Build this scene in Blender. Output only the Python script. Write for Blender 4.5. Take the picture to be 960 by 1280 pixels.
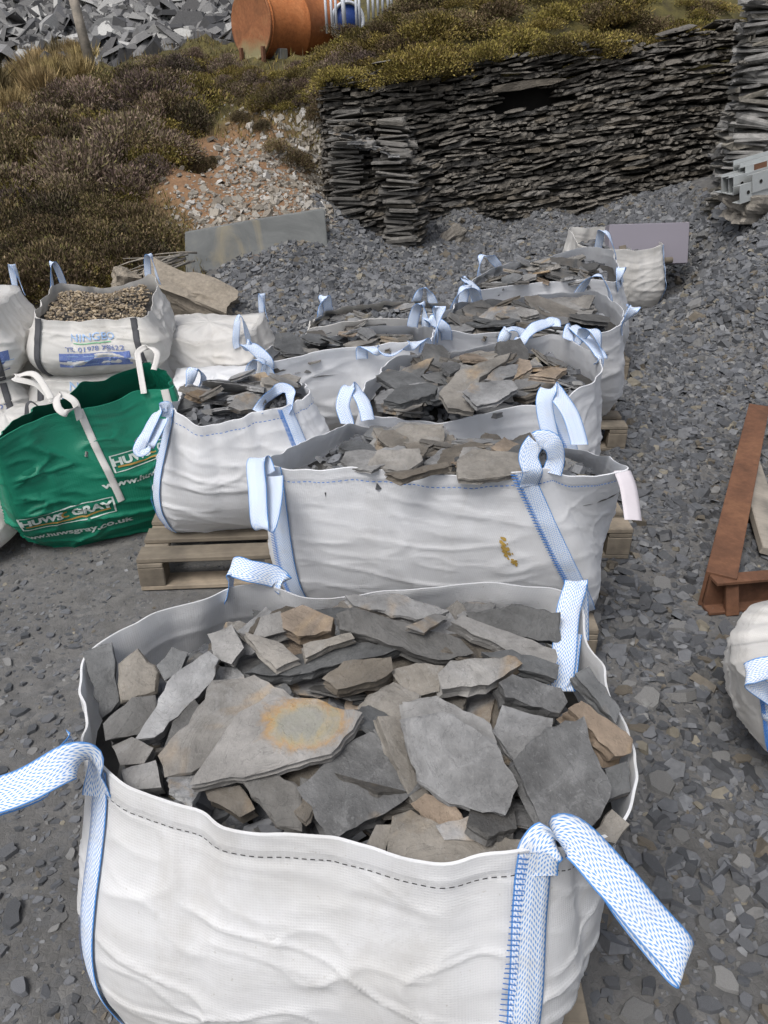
import bpy, bmesh, math, random
import numpy as np
from mathutils import Vector, Matrix, noise as mnoise
random.seed(7); RNG = np.random.default_rng(7)
rad = math.radians
for o in list(bpy.data.objects): bpy.data.objects.remove(o)
SC = bpy.context.scene; COL = SC.collection
# ---------------------------------------------------------------- camera, sky, sun, exposure
H, PITCH, F = 1.72, rad(29), 924.0
cam = bpy.data.cameras.new('camera'); camo = bpy.data.objects.new('camera', cam); COL.objects.link(camo)
camo.location = (0, 0, H); camo.rotation_euler = (rad(90) - PITCH, 0, 0)
cam.sensor_fit = 'VERTICAL'; cam.sensor_height = 36; cam.lens = 36 * F / 1280
cam.clip_start = .02; cam.clip_end = 600; SC.camera = camo
SUN_EL, SUN_AZ = 58, 215      # azimuth: compass degrees clockwise from +Y
w = bpy.data.worlds.new('World'); SC.world = w; w.use_nodes = True
wn = w.node_tree.nodes; bg = wn['Background']; sky = wn.new('ShaderNodeTexSky')
sky.sky_type = 'NISHITA'; sky.sun_disc = False; sky.sun_elevation = rad(SUN_EL); sky.sun_rotation = rad(SUN_AZ)
sky.air_density = 1.0; sky.dust_density = 5.0; sky.ozone_density = .6
hsv = wn.new('ShaderNodeHueSaturation'); hsv.inputs['Saturation'].default_value = .5
w.node_tree.links.new(sky.outputs[0], hsv.inputs['Color']); w.node_tree.links.new(hsv.outputs[0], bg.inputs[0])
bg.inputs[1].default_value = .13
sl = bpy.data.lights.new('sun', 'SUN'); sl.energy = 1.5; sl.angle = rad(22); sl.color = (1, .985, .965)
so = bpy.data.objects.new('sun', sl); COL.objects.link(so)
sd = Vector((math.sin(rad(SUN_AZ)) * math.cos(rad(SUN_EL)), math.cos(rad(SUN_AZ)) * math.cos(rad(SUN_EL)), math.sin(rad(SUN_EL))))
so.rotation_euler = sd.to_track_quat('Z', 'Y').to_euler(); so.location = sd * 30
vs = SC.view_settings; vs.view_transform = 'Standard'; vs.look = 'None'; vs.gamma = 1; vs.exposure = 0.38; vs.use_curve_mapping = False
# ---------------------------------------------------------------- photo geometry helpers
def ray(px, py):
    a = px - 480; b = 640 - py; c, s = math.cos(PITCH), math.sin(PITCH)
    return Vector((a, F * c + b * s, -F * s + b * c)) / F
def at_z(px, py, z):
    d = ray(px, py); return Vector((0, 0, H)) + d * ((z - H) / d.z)
def at_y(px, py, y):
    d = ray(px, py); return Vector((0, 0, H)) + d * (y / d.y)
# ---------------------------------------------------------------- object helpers
def obj(name, me, mat=None, parent=None):
    o = bpy.data.objects.new(name, me); COL.objects.link(o)
    if mat is not None and me is not None and not me.materials: me.materials.append(mat)
    if parent: o.parent = parent
    return o
def tag(o, label=None, cat=None, group=None, kind=None):
    for k, v in (('label', label), ('category', cat), ('group', group), ('kind', kind)):
        if v: o[k] = v
    return o
def empty(name, loc=(0, 0, 0), rz=0):
    o = bpy.data.objects.new(name, None); COL.objects.link(o); o.location = loc; o.rotation_euler = (0, 0, rz); o.empty_display_size = .1
    return o
def npmesh(name, V, faces_idx, sizes, tint=None, smooth=False):
    V = np.asarray(V, np.float32).reshape(-1, 3); L = np.asarray(faces_idx, np.int32).ravel(); S = np.asarray(sizes, np.int32)
    me = bpy.data.meshes.new(name)
    me.vertices.add(len(V)); me.vertices.foreach_set('co', V.ravel())
    me.loops.add(len(L)); me.loops.foreach_set('vertex_index', L)
    me.polygons.add(len(S)); st = np.concatenate([[0], np.cumsum(S)[:-1]]).astype(np.int32)
    me.polygons.foreach_set('loop_start', st)
    me.update(calc_edges=True); me.validate()
    if not smooth: me.polygons.foreach_set('use_smooth', np.zeros(len(me.polygons), bool))
    else: me.polygons.foreach_set('use_smooth', np.ones(len(me.polygons), bool))
    if tint is not None:
        a = me.color_attributes.new('tint', 'FLOAT_COLOR', 'POINT')
        t = np.ones((len(V), 4), np.float32); t[:, :tint.shape[1]] = tint; a.data.foreach_set('color', t.ravel())
    return me
def boxes(name, items):
    """one mesh of bevelled boxes: items (centre, size, rotation matrix or None)"""
    bm = bmesh.new()
    for c, s, R in items:
        M = Matrix.Translation(c) @ (R.to_4x4() if R else Matrix.Identity(4)) @ Matrix.Diagonal((*s, 1))
        bmesh.ops.create_cube(bm, size=1, matrix=M)
    me = bpy.data.meshes.new(name); bm.to_mesh(me); bm.free(); return me
def bevel_box(name, size, b=.004, jit=0):
    bm = bmesh.new(); bmesh.ops.create_cube(bm, size=1, matrix=Matrix.Diagonal((*size, 1)))
    bmesh.ops.bevel(bm, geom=bm.edges[:], offset=b, segments=1, affect='EDGES')
    for v in bm.verts: v.co += Vector([random.uniform(-jit, jit) for _ in range(3)])
    me = bpy.data.meshes.new(name); bm.to_mesh(me); bm.free(); return me
def tube(name, pts, r, n=10, cap=True):
    pts = [Vector(p) for p in pts]; V = []; Fc = []
    for i, p in enumerate(pts):
        d = (pts[min(i + 1, len(pts) - 1)] - pts[max(i - 1, 0)]).normalized()
        q = d.to_track_quat('Z', 'Y'); rr = r[i] if isinstance(r, (list, tuple)) else r
        for k in range(n): V.append(p + q @ Vector((rr * math.cos(2 * math.pi * k / n), rr * math.sin(2 * math.pi * k / n), 0)))
    for i in range(len(pts) - 1):
        for k in range(n): Fc.append((i * n + k, i * n + (k + 1) % n, (i + 1) * n + (k + 1) % n, (i + 1) * n + k))
    if cap: Fc.append(tuple(range(n))[::-1]); Fc.append(tuple(range((len(pts) - 1) * n, len(pts) * n)))
    me = bpy.data.meshes.new(name); me.from_pydata([tuple(v) for v in V], [], Fc)
    for p in me.polygons: p.use_smooth = len(p.vertices) == 4
    return me
# ---------------------------------------------------------------- materials
class N:
    def __init__(s, name):
        s.m = bpy.data.materials.new(name); s.m.use_nodes = True; s.t = s.m.node_tree; s.b = s.t.nodes['Principled BSDF']
        s.out = s.t.nodes['Material Output']
    def n(s, k, **kw):
        x = s.t.nodes.new('ShaderNode' + k)
        for a, v in kw.items(): setattr(x, a, v)
        return x
    def l(s, a, b): s.t.links.new(a, b)
    def coord(s, k='Object', scale=(1, 1, 1)):
        c = s.n('TexCoord'); m = s.n('Mapping'); m.inputs['Scale'].default_value = scale
        s.l(c.outputs[k], m.inputs[0]); return m.outputs[0]
    def noise(s, vec, sc, det=6, rough=.6, dist=0):
        x = s.n('TexNoise'); x.inputs['Scale'].default_value = sc; x.inputs['Detail'].default_value = det
        x.inputs['Roughness'].default_value = rough; x.inputs['Distortion'].default_value = dist; s.l(vec, x.inputs['Vector']); return x.outputs['Fac']
    def ramp(s, f, stops):
        x = s.n('ValToRGB'); e = x.color_ramp.elements
        while len(e) < len(stops): e.new(.5)
        for i, (p, c) in enumerate(stops):
            e[i].position = p; e[i].color = (*c, 1) if not isinstance(c, (int, float)) else (c, c, c, 1)
        s.l(f, x.inputs[0]); return x.outputs[0]
    def mix(s, f, a, b, mode='MIX'):
        x = s.n('Mix', data_type='RGBA', blend_type=mode)
        for i, v in ((0, f), (6, a), (7, b)):
            if hasattr(v, 'is_output'): s.l(v, x.inputs[i])
            else: x.inputs[i].default_value = v if i == 0 else (*v, 1)
        return x.outputs[2]
    def math(s, op, a, b=None):
        x = s.n('Math', operation=op)
        for i, v in enumerate((a, b)):
            if v is None: continue
            if hasattr(v, 'is_output'): s.l(v, x.inputs[i])
            else: x.inputs[i].default_value = v
        return x.outputs[0]
    def bump(s, h, st, dist=.01, prev=None):
        x = s.n('Bump'); x.inputs['Strength'].default_value = st; x.inputs['Distance'].default_value = dist; s.l(h, x.inputs['Height'])
        if prev is not None: s.l(prev, x.inputs['Normal'])
        return x.outputs[0]
    def done(s, col, rough=.8, nrm=None, spec=.3, metal=0):
        for k, v in (('Base Color', col), ('Roughness', rough), ('Metallic', metal), ('Specular IOR Level', spec)):
            if hasattr(v, 'is_output'): s.l(v, s.b.inputs[k])
            else: s.b.inputs[k].default_value = (*v, 1) if k == 'Base Color' else v
        if nrm is not None: s.l(nrm, s.b.inputs['Normal'])
        return s.m
def slate_mat(name, base, warm, rust_at=.66, rough=.62, oval=None):
    s = N(name); v = s.coord(); oi = s.n('ObjectInfo')
    off = s.n('VectorMath', operation='ADD'); s.l(v, off.inputs[0])
    mul = s.n('VectorMath', operation='SCALE'); mul.inputs[3].default_value = 1.0
    cmb = s.n('CombineXYZ'); r10 = s.math('MULTIPLY', oi.outputs['Random'], 37.0)
    for i in range(3): s.l(r10, cmb.inputs[i])
    s.l(cmb.outputs[0], off.inputs[1]); v = off.outputs[0]
    n1 = s.noise(v, 5, 5, .6, .8); n2 = s.noise(v, 45, 6, .7); n3 = s.noise(v, 3.5, 4, .55, 1.5); n4 = s.noise(v, 160, 3, .6)
    c = s.ramp(n1, [(.3, tuple(x * .62 for x in base)), (.5, base), (.72, tuple(x * 1.3 for x in base))])
    tone = s.ramp(oi.outputs['Random'], [(0, .55), (.35, .95), (.7, 1.05), (1, 1.3)])
    c = s.mix(1, c, tone, 'MULTIPLY')
    warmf = s.ramp(s.math('FRACT', s.math('MULTIPLY', oi.outputs['Random'], 7.3)), [(.3, 0), (1, .8)])
    c = s.mix(warmf, c, s.mix(n1, tuple(x * .7 for x in warm), tuple(x * 1.15 for x in warm)))
    rf = s.math('MULTIPLY', s.ramp(n3, [(rust_at - .06, 0), (rust_at + .05, 1)]), .75)
    c = s.mix(rf, c, s.mix(n2, (.17, .105, .06), (.3, .24, .15)))
    ge = s.n('NewGeometry'); big = s.noise(ge.outputs['Position'], 1.6, 5, .65); sm = s.noise(ge.outputs['Position'], 9, 3, .6); c = s.mix(1, c, s.ramp(s.math('ADD', s.math('MULTIPLY', big, .55), s.math('MULTIPLY', sm, .45)), [(.34, .62), (.5, 1), (.64, 1.5)]), 'MULTIPLY')
    fine = s.ramp(n2, [(.25, .72), (.6, 1.05), (.8, 1.2)]); c = s.mix(.85, c, s.mix(1, c, fine, 'MULTIPLY'))
    if oval:
        d0 = s.coord(); mp = s.n('Mapping'); mp.inputs['Location'].default_value = (-oval[0] / oval[2], -oval[1] / oval[3], 0); mp.inputs['Scale'].default_value = (1 / oval[2], 1 / oval[3], 0); s.l(d0, mp.inputs[0])
        ln = s.n('VectorMath', operation='LENGTH'); s.l(mp.outputs[0], ln.inputs[0]); dd = s.math('ADD', ln.outputs['Value'], s.math('MULTIPLY', s.math('SUBTRACT', s.noise(d0, 12, 7, .75, 1.0), .5), 1.7))
        stain = s.ramp(dd, [(.3, (.2, .2, .165)), (.55, (.27, .225, .125)), (.72, (.31, .185, .065)), (1, (.19, .13, .075))]); sf = s.math('MULTIPLY', s.ramp(dd, [(.75, .85), (1.05, 0)]), s.ramp(s.noise(d0, 30, 6, .7), [(.32, .35), (.6, 1)])); c = s.mix(sf, c, stain)
    pale = s.ramp(s.noise(v, 11, 6, .7, 1.2), [(.55, 0), (.75, .4)]); c = s.mix(pale, c, tuple(min(1, x * 1.7) for x in base))
    stp = s.math('DIVIDE', s.math('FLOOR', s.math('MULTIPLY', s.noise(v, 5, 6, .55, 1.4), 16.0)), 16.0)
    edge_ = s.ramp(s.math('FRACT', s.math('MULTIPLY', s.noise(v, 5, 6, .55, 1.4), 16.0)), [(0, .72), (.14, 1), (.9, 1), (1, 1.18)]); c = s.mix(.8, c, s.mix(1, c, edge_, 'MULTIPLY'))
    c = s.mix(s.math('MULTIPLY', s.ramp(n4, [(.6, 0), (.72, 1)]), .18), c, tuple(min(1, x * 2.0) for x in base))
    nb = s.bump(stp, .8, .03, s.bump(n2, .5, .006, s.bump(n4, .35, .003, s.bump(n1, .4, .02))))
    return s.done(c, rough, nb, .35)
M = {}
M['slab'] = slate_mat('slate_slab', (.18, .182, .184), (.185, .165, .135), .65)
M['slab_oval'] = slate_mat('slate_oval', (.15, .147, .143), (.16, .146, .126), .8, oval=(.02, .015, .085, .06))
M['slab_rust'] = slate_mat('slate_rust', (.19, .155, .122), (.205, .155, .112), .6)
M['slab_dark'] = slate_mat('slate_dark', (.09, .093, .095), (.125, .105, .08), .7)
M['wall_stone'] = slate_mat('wall_slate', (.14, .134, .124), (.155, .132, .1), .78, .8)
M['wall_light'] = slate_mat('pillar_slate', (.2, .196, .188), (.22, .2, .16), .8, .8)
def tint_mat(name, rough=.75, spec=.3, bump=.4, scale=40):
    s = N(name); a = s.n('Attribute', attribute_name='tint'); v = s.coord(); n = s.noise(v, scale, 5, .65)
    c = s.mix(1, a.outputs['Color'], s.ramp(n, [(.25, .65), (.6, 1.05), (.85, 1.3)]), 'MULTIPLY')
    return s.done(c, rough, s.bump(n, bump, .006), spec)
M['chips'] = tint_mat('slate_chips', .6, .4)
s_ = N('heather_leaf'); a_ = s_.n('Attribute', attribute_name='tint'); oi_ = s_.n('ObjectInfo')
c_ = s_.mix(1, a_.outputs['Color'], s_.ramp(oi_.outputs['Random'], [(0, (.5, .5, .5)), (.3, (.8, .72, .66)), (.6, (1.05, 1.0, .9)), (.8, (1.1, 1.08, .85)), (1, (1.4, 1.28, 1.2))]), 'MULTIPLY'); M['leaf'] = s_.done(c_, .85, None, .15)
def ground_mat():
    s = N('ground'); a = s.n('Attribute', attribute_name='mask'); sep = s.n('SeparateColor'); s.l(a.outputs['Color'], sep.inputs[0]); v = s.coord()
    n1 = s.noise(v, 1.3, 6, .6); n2 = s.noise(v, 14, 8, .7); n3 = s.noise(v, 70, 6, .7); n4 = s.noise(v, 5, 5, .6, .6)
    vo = s.n('TexVoronoi', feature='F1'); vo.inputs['Scale'].default_value = 55; s.l(v, vo.inputs['Vector'])
    vd = s.n('TexVoronoi', feature='DISTANCE_TO_EDGE'); vd.inputs['Scale'].default_value = 55; s.l(v, vd.inputs['Vector'])
    cell = s.n('SeparateColor'); s.l(vo.outputs['Color'], cell.inputs[0])
    dirt = s.ramp(n1, [(.3, (.088, .087, .085)), (.55, (.128, .126, .123)), (.75, (.165, .16, .152))])
    dirt = s.mix(1, dirt, s.ramp(n2, [(.25, .6), (.6, 1.05), (.85, 1.35)]), 'MULTIPLY')
    chip = s.ramp(cell.outputs[0], [(0, (.05, .054, .06)), (.6, (.12, .125, .135)), (1, (.2, .195, .185))])
    fine = s.ramp(s.noise(v, 9, 4, .6, 1), [(.45, 0), (.62, .45)])
    dirt = s.mix(fine, dirt, chip)
    grass = s.ramp(n4, [(.3, (.04, .034, .02)), (.5, (.075, .066, .026)), (.7, (.12, .1, .035))])
    soil = s.ramp(n2, [(.3, (.13, .078, .045)), (.6, (.21, .125, .07)), (.8, (.27, .2, .14))])
    peat = s.ramp(n2, [(.3, (.015, .013, .012)), (.8, (.05, .044, .036))])
    c = s.mix(sep.outputs[0], dirt, grass); c = s.mix(sep.outputs[1], c, soil); c = s.mix(sep.outputs[2], c, peat)
    h = s.math('ADD', s.math('MULTIPLY', n3, .5), s.math('ADD', n2, s.math('MULTIPLY', s.math('MINIMUM', vd.outputs[0], .12), 1.0)))
    return s.done(c, .88, s.bump(h, .6, .012), .2)
M['ground'] = ground_mat()
def bag_mat(name, col, stain=.5, weave=420, trans=.3, inkcol=(.32, .29, .22)):
    s = N(name); v = s.coord(); uv = s.coord('UV')
    n1 = s.noise(v, 4, 6, .65, .5); n2 = s.noise(v, 22, 5, .6); n3 = s.noise(v, 9, 5, .6, .7)
    wa = s.n('TexWave', wave_type='BANDS', bands_direction='X'); wa.inputs['Scale'].default_value = weave / 6.28; s.l(uv, wa.inputs['Vector'])
    wb = s.n('TexWave', wave_type='BANDS', bands_direction='Y'); wb.inputs['Scale'].default_value = weave / 6.28; s.l(uv, wb.inputs['Vector'])
    c = s.mix(s.math('MULTIPLY', s.ramp(n1, [(.48, 0), (.78, 1)]), stain), col, tuple(a * b for a, b in zip(col, (.8, .785, .75))))
    c = s.mix(s.math('MULTIPLY', s.ramp(n2, [(.66, 0), (.8, 1)]), stain * .45), c, inkcol)
    dn = s.noise(s.coord('Object', (1, 1, .35)), 7, 6, .7, .8); c = s.mix(s.math('MULTIPLY', s.ramp(dn, [(.5, 0), (.72, 1)]), stain * .55), c, tuple(a * b for a, b in zip(col, (.68, .65, .6))))
    sp = s.noise(v, 90, 3, .6); c = s.mix(s.math('MULTIPLY', s.ramp(sp, [(.68, 0), (.74, 1)]), stain * .5), c, inkcol)
    wv = s.math('MULTIPLY', wa.outputs[0], wb.outputs[0]); c = s.mix(s.math('MULTIPLY', wv, .12), c, tuple(a * .75 for a in col))
    cr = s.n('TexNoise', noise_type='RIDGED_MULTIFRACTAL'); cr.inputs['Scale'].default_value = 5; cr.inputs['Detail'].default_value = 4
    mp = s.n('Mapping'); mp.inputs['Scale'].default_value = (1, 1, 2.2); s.l(v, mp.inputs[0]); s.l(mp.outputs[0], cr.inputs['Vector'])
    c2 = s.n('TexNoise', noise_type='RIDGED_MULTIFRACTAL'); c2.inputs['Scale'].default_value = 3.2; c2.inputs['Detail'].default_value = 5; c2.inputs['Distortion'].default_value = .7
    m2 = s.n('Mapping'); m2.inputs['Scale'].default_value = (1, 4.5, 1); m2.inputs['Rotation'].default_value = (0, 0, .25); s.l(uv, m2.inputs[0]); s.l(m2.outputs[0], c2.inputs['Vector'])
    nb = s.bump(wv, .3, .0014, s.bump(c2.outputs['Fac'], .5, .012, s.bump(n3, .3, .012, s.bump(cr.outputs['Fac'], .22, .01))))
    s.done(c, .48, nb, .35)
    if trans:
        tr = s.n('BsdfTranslucent'); s.l(c, tr.inputs[0]); mx = s.n('MixShader'); mx.inputs[0].default_value = trans
        s.l(s.b.outputs[0], mx.inputs[1]); s.l(tr.outputs[0], mx.inputs[2]); s.l(mx.outputs[0], s.out.inputs[0])
    return s.m
M['bag'] = bag_mat('woven_white', (.80, .815, .84), .34)
M['bag_front'] = bag_mat('woven_front', (.755, .765, .78), .7)
M['bag_old'] = bag_mat('woven_worn', (.7, .69, .67), .8)
M['green'] = bag_mat('woven_green', (.006, .165, .098), .18, 300, .05, (.02, .12, .08))
def web_mat(name, plain=False, grey=False):
    s = N(name); uv = s.n('UVMap'); sep = s.n('SeparateXYZ'); s.l(uv.outputs[0], sep.inputs[0]); u, vv = sep.outputs[0], sep.outputs[1]
    if plain:
        c = (.07, .072, .08) if grey else (.58, .57, .55)
        n = s.noise(s.coord(), 40, 4); return s.done(s.mix(n, tuple(x * .8 for x in c), c), .7, s.bump(n, .2, .004), .2)
    che = s.math('ABSOLUTE', s.math('SUBTRACT', s.math('FRACT', s.math('MULTIPLY', vv, 2.0)), .5))
    d = s.math('FRACT', s.math('ADD', s.math('MULTIPLY', u, 95.0), s.math('MULTIPLY', che, 5.0)))
    a = s.math('LESS_THAN', d, .52); b = s.math('LESS_THAN', s.math('FRACT', s.math('MULTIPLY', vv, 15.0)), .62)
    blue = s.math('MULTIPLY', a, b)
    edge = s.math('GREATER_THAN', s.math('ABSOLUTE', s.math('SUBTRACT', vv, .5)), .465)
    c = s.mix(s.math('MULTIPLY', blue, .95), (.64, .68, .73), (.1, .27, .6)); c = s.mix(edge, c, (.08, .24, .56)); c = s.mix(s.math('MULTIPLY', s.ramp(s.noise(s.coord(), 18, 5, .7), [(.5, 0), (.75, 1)]), .4), c, (.42, .4, .36))
    return s.done(c, .6, s.bump(d, .3, .002), .25)
M['web'] = web_mat('blue_fleck_webbing'); M['web_white'] = web_mat('white_webbing', True); M['web_grey'] = web_mat('dark_webbing', True, True)
def flat(name, c, rough=.6, spec=.3, metal=0, var=.2, scale=12, b=.2):
    s = N(name); v = s.coord(); n = s.noise(v, scale, 5, .6)
    return s.done(s.mix(n, tuple(x * (1 - var) for x in c), tuple(min(1, x * (1 + var)) for x in c)), rough, s.bump(n, b, .004), spec, metal)
M['blue_thread'] = flat('blue_thread', (.06, .2, .55)); M['dark_thread'] = flat('dark_thread', (.05, .05, .05))
def ink(name, c, under, amt=.5):
    q = N(name); v = q.coord(); f = q.ramp(q.noise(v, 160, 5, .7), [(.52, 0), (.7, amt)]); return q.done(q.mix(f, c, under), .6, None, .25)
M['ink_blue'] = ink('ink_blue', (.1, .15, .36), (.5, .5, .52)); M['ink_pale'] = ink('ink_pale_blue', (.27, .4, .62), (.58, .58, .58)); M['ink_white'] = ink('ink_white', (.5, .56, .53), (.03, .18, .12), .5); M['ink_green'] = flat('ink_green', (.12, .4, .2))
M['ink_gold'] = flat('ink_gold', (.33, .2, .05)); M['ink_black'] = flat('ink_black', (.04, .05, .05)); M['mud'] = flat('dried_mud', (.36, .24, .06))
M['paper'] = flat('paper_tag', (.5, .47, .5))
def wood_mat(name, a, b):
    s = N(name); v = s.coord('Object', (2.5, 30, 30)); n = s.noise(v, 2, 6, .65, .4); n2 = s.noise(s.coord(), 6, 4)
    oi = s.n('ObjectInfo'); c = s.mix(n, a, b); c = s.mix(1, c, s.ramp(oi.outputs['Random'], [(0, (.62, .6, .57)), (.5, (.9, .88, .85)), (1, (1.15, 1.08, 1))]), 'MULTIPLY'); c = s.mix(s.math('MULTIPLY', s.ramp(n2, [(.42, 0), (.68, 1)]), .75), c, tuple(x * .5 for x in a)); return s.done(c, .8, s.bump(n, .4, .004), .2)
M['wood'] = wood_mat('pallet_wood', (.17, .15, .125), (.36, .32, .26)); M['pole'] = wood_mat('pole_wood', (.22, .21, .19), (.36, .34, .31))
def rust_mat(name, a, b, c3, g=None):
    s = N(name); v = s.coord(); n = s.noise(v, 2.6, 7, .68, .6); n2 = s.noise(v, 26, 6, .7)
    c = s.ramp(n, [(.28, a), (.52, b), (.75, c3)]); c = s.mix(.7, c, s.mix(1, c, s.ramp(n2, [(.25, .55), (.6, 1.05), (.85, 1.35)]), 'MULTIPLY'))
    if g:
        sp = s.n('SeparateXYZ'); s.l(s.coord(), sp.inputs[0])
        f = s.ramp(s.math('ADD', s.math('MULTIPLY', sp.outputs[2], -.9), s.math('MULTIPLY', n, .55)), [(.42, 0), (.62, 1)]); c = s.mix(s.math('MULTIPLY', f, .8), c, g)
    return s.done(c, .78, s.bump(n2, .35, .006), .25)
M['rust'] = rust_mat('rusty_steel', (.075, .04, .026), (.14, .068, .04), (.2, .1, .055))
M['tank'] = rust_mat('tank_rust', (.2, .07, .025), (.36, .125, .042), (.44, .18, .07)); M['tank_end'] = rust_mat('tank_end_rust', (.15, .07, .035), (.27, .11, .05), (.33, .16, .075), (.19, .2, .11))
M['galv'] = flat('galvanised', (.4, .42, .42), .45, .5, .35, .22, 9); M['galv_pale'] = flat('pale_tube', (.5, .53, .58), .5, .4, .2)
M['board'] = flat('mauve_board', (.2, .187, .218), .42, .4, 0, .05, 3, .05); M['drumblue'] = flat('blue_plastic', (.02, .05, .2), .4)
M['void'] = flat('void_shade', (.02, .019, .018), .95, .1)  # near-black colour stands in for shade in wall gaps and bolt holes
def stone_mat():
    s = N('sawn_slate'); v = s.coord(); n = s.noise(v, 2.2, 6, .62, 1.2); n2 = s.noise(v, 30, 5, .65); n3 = s.noise(s.coord('Object', (1, 1, .4)), 2.4, 5, .6, 1)
    c = s.ramp(n, [(.3, (.1, .106, .105)), (.6, (.145, .152, .15)), (.8, (.19, .19, .175))]); c = s.mix(s.math('MULTIPLY', s.ramp(n3, [(.55, 0), (.7, 1)]), .45), c, (.3, .25, .15))
    return s.done(c, .65, s.bump(n2, .3, .006, s.bump(n, .3, .03)), .35)
M['sawn'] = stone_mat()
s_ = N('boulder'); v_ = s_.coord(); a_ = s_.noise(v_, 3, 6, .65, .6); b_ = s_.noise(v_, 25, 6, .7)
M['boulder'] = s_.done(s_.mix(.8, s_.ramp(a_, [(.3, (.13, .115, .09)), (.6, (.24, .21, .165)), (.8, (.33, .3, .25))]), s_.mix(1, (.25, .22, .18), s_.ramp(b_, [(.25, .6), (.8, 1.4)]), 'MULTIPLY')), .85, s_.bump(b_, .6, .02), .2)
# ---------------------------------------------------------------- terrain
CP = []
for y in (-30, -12, -4, 0, 1.5, 3, 4.5, 5.8):
    for x in (-40, -14, -7, -4, -2, 0, 1.2, 2.2): CP.append((x, y, 0 if x > -8 else .3))
for x, y, z in ((3.2, 0, .05), (3.2, 2, .05), (3.2, 4, .1), (5, 0, .5), (5, 3, .6), (5, 5, .9), (9, 2, 2), (9, 6, 2.5), (20, 0, 4), (40, -20, 6), (40, 10, 8)): CP.append((x, y, z))
PIX = [(780, 395, 6.8), (845, 378, 7.2), (960, 420, 5.5), (960, 350, 6), (960, 270, 6.9), (905, 330, 6.5), (900, 256, 7.5), (850, 380, 7), (850, 300, 7.9), (880, 214, 9.5), (800, 245, 9.6), (700, 268, 9.8), (600, 278, 9.8), (530, 278, 9.8), (620, 330, 8.2), (520, 340, 8), (450, 330, 8.2), (500, 390, 7),
       (400, 292, 8.6), (300, 370, 7.2), (260, 405, 6.7), (360, 320, 8.0), (700, 300, 8.8), (780, 300, 8.4),
       (0, 395, 6.7), (100, 385, 6.9), (195, 358, 7.5), (235, 358, 7.95), (290, 372, 7.75), (330, 352, 7.9), (235, 268, 8.75), (0, 300, 8.2), (0, 200, 10), (0, 130, 12), (-150, 390, 6.7), (-150, 200, 10), (-150, 120, 12), (120, 300, 8.3), (120, 200, 10), (120, 100, 12.6), (230, 230, 9.2), (280, 200, 10.2), (280, 130, 11.6), (285, 62, 13), (320, 255, 8.9), (380, 230, 9.2), (410, 262, 8.9), (400, 150, 10.6), (390, 68, 12.8), (440, 90, 11),
       (430, 105, 10.7), (500, 75, 10.7), (560, 66, 10.7), (700, 52, 10.7), (800, 50, 10.7), (900, 40, 10.7), (480, 42, 12.5), (560, -10, 12.6), (700, -20, 12.3), (880, -20, 12.3), (0, 96, 17), (110, 64, 17), (200, 46, 17.5), (290, 22, 18), (-150, 110, 17)]
CP += [(-2.05, 7.9, -.04), (-1.7, 7.55, -.04), (-2.1, 7.4, -.04), (-1.45, 7.75, .02), (-2.3, 7.8, .0)]
for xx_ in (-.5, .5, 1.5, 2.5, 3.4, 4.2):
    CP.append((xx_, 10.25, .36 + .05 * xx_ + .1 * max(0, xx_ - 2.2)))
for a in PIX:
    p = at_y(*a); CP.append((p.x, p.y, p.z))
for x, y, z in ((-3, 30, 10.5), (-12, 30, 9.5), (-25, 30, 9), (4, 20, 6.5), (10, 14, 5), (5, 30, 12), (20, 30, 12), (20, 12, 6), (-60, 30, 9), (60, 40, 14), (0, 45, 14), (-60, 95, 15), (0, 95, 16), (60, 95, 16), (60, -30, 6), (-60, -30, .5), (-14, 10, 1.6), (-30, 10, 2)): CP.append((x, y, z))
CP = np.array(CP, float)
_D = np.hypot(CP[:, None, 0] - CP[None, :, 0], CP[:, None, 1] - CP[None, :, 1])
_A = np.block([[_D + np.eye(len(CP)) * -.02, np.c_[np.ones(len(CP)), CP[:, :2]]], [np.c_[np.ones(len(CP)), CP[:, :2]].T, np.zeros((3, 3))]])
_W = np.linalg.solve(_A, np.r_[CP[:, 2], 0, 0, 0])
_perm = RNG.random((64, 64))
def vnoise(x, y):
    xi = np.floor(x).astype(int); yi = np.floor(y).astype(int); fx = x - xi; fy = y - yi; fx = fx * fx * (3 - 2 * fx); fy = fy * fy * (3 - 2 * fy)
    g = lambda a, b: _perm[a % 64, b % 64]
    return (g(xi, yi) * (1 - fx) + g(xi + 1, yi) * fx) * (1 - fy) + (g(xi, yi + 1) * (1 - fx) + g(xi + 1, yi + 1) * fx) * fy - .5
def sstep(a, b, x):
    t = np.clip((x - a) / (b - a), 0, 1); return t * t * (3 - 2 * t)
def terrain(x, y):
    x = np.atleast_1d(np.asarray(x, float)); y = np.atleast_1d(np.asarray(y, float)); out = np.empty(len(x))
    for i in range(0, len(x), 20000):
        X = x[i:i + 20000]; Y = y[i:i + 20000]
        out[i:i + 20000] = np.hypot(X[:, None] - CP[None, :, 0], Y[:, None] - CP[None, :, 1]) @ _W[:-3] + _W[-3] + _W[-2] * X + _W[-1] * Y
    flatm = 1 - sstep(5.6, 6.6, y + np.maximum(0, x - 2.4) * 2.0)
    out = out * (1 - flatm * (np.abs(x) < 4.5))
    am = .012 + .16 * sstep(8.3, 9.8, y) * sstep(-.9, -2.2, x) + .12 * sstep(10.5, 11.5, y) + .05 * sstep(6.3, 8, y)
    return out + am * (vnoise(x * 1.7 + 9, y * 1.7) + .6 * vnoise(x * 4 + 3, y * 4) + .3 * vnoise(x * 9, y * 9))
def tz(x, y): return float(terrain([x], [y])[0])
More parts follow.
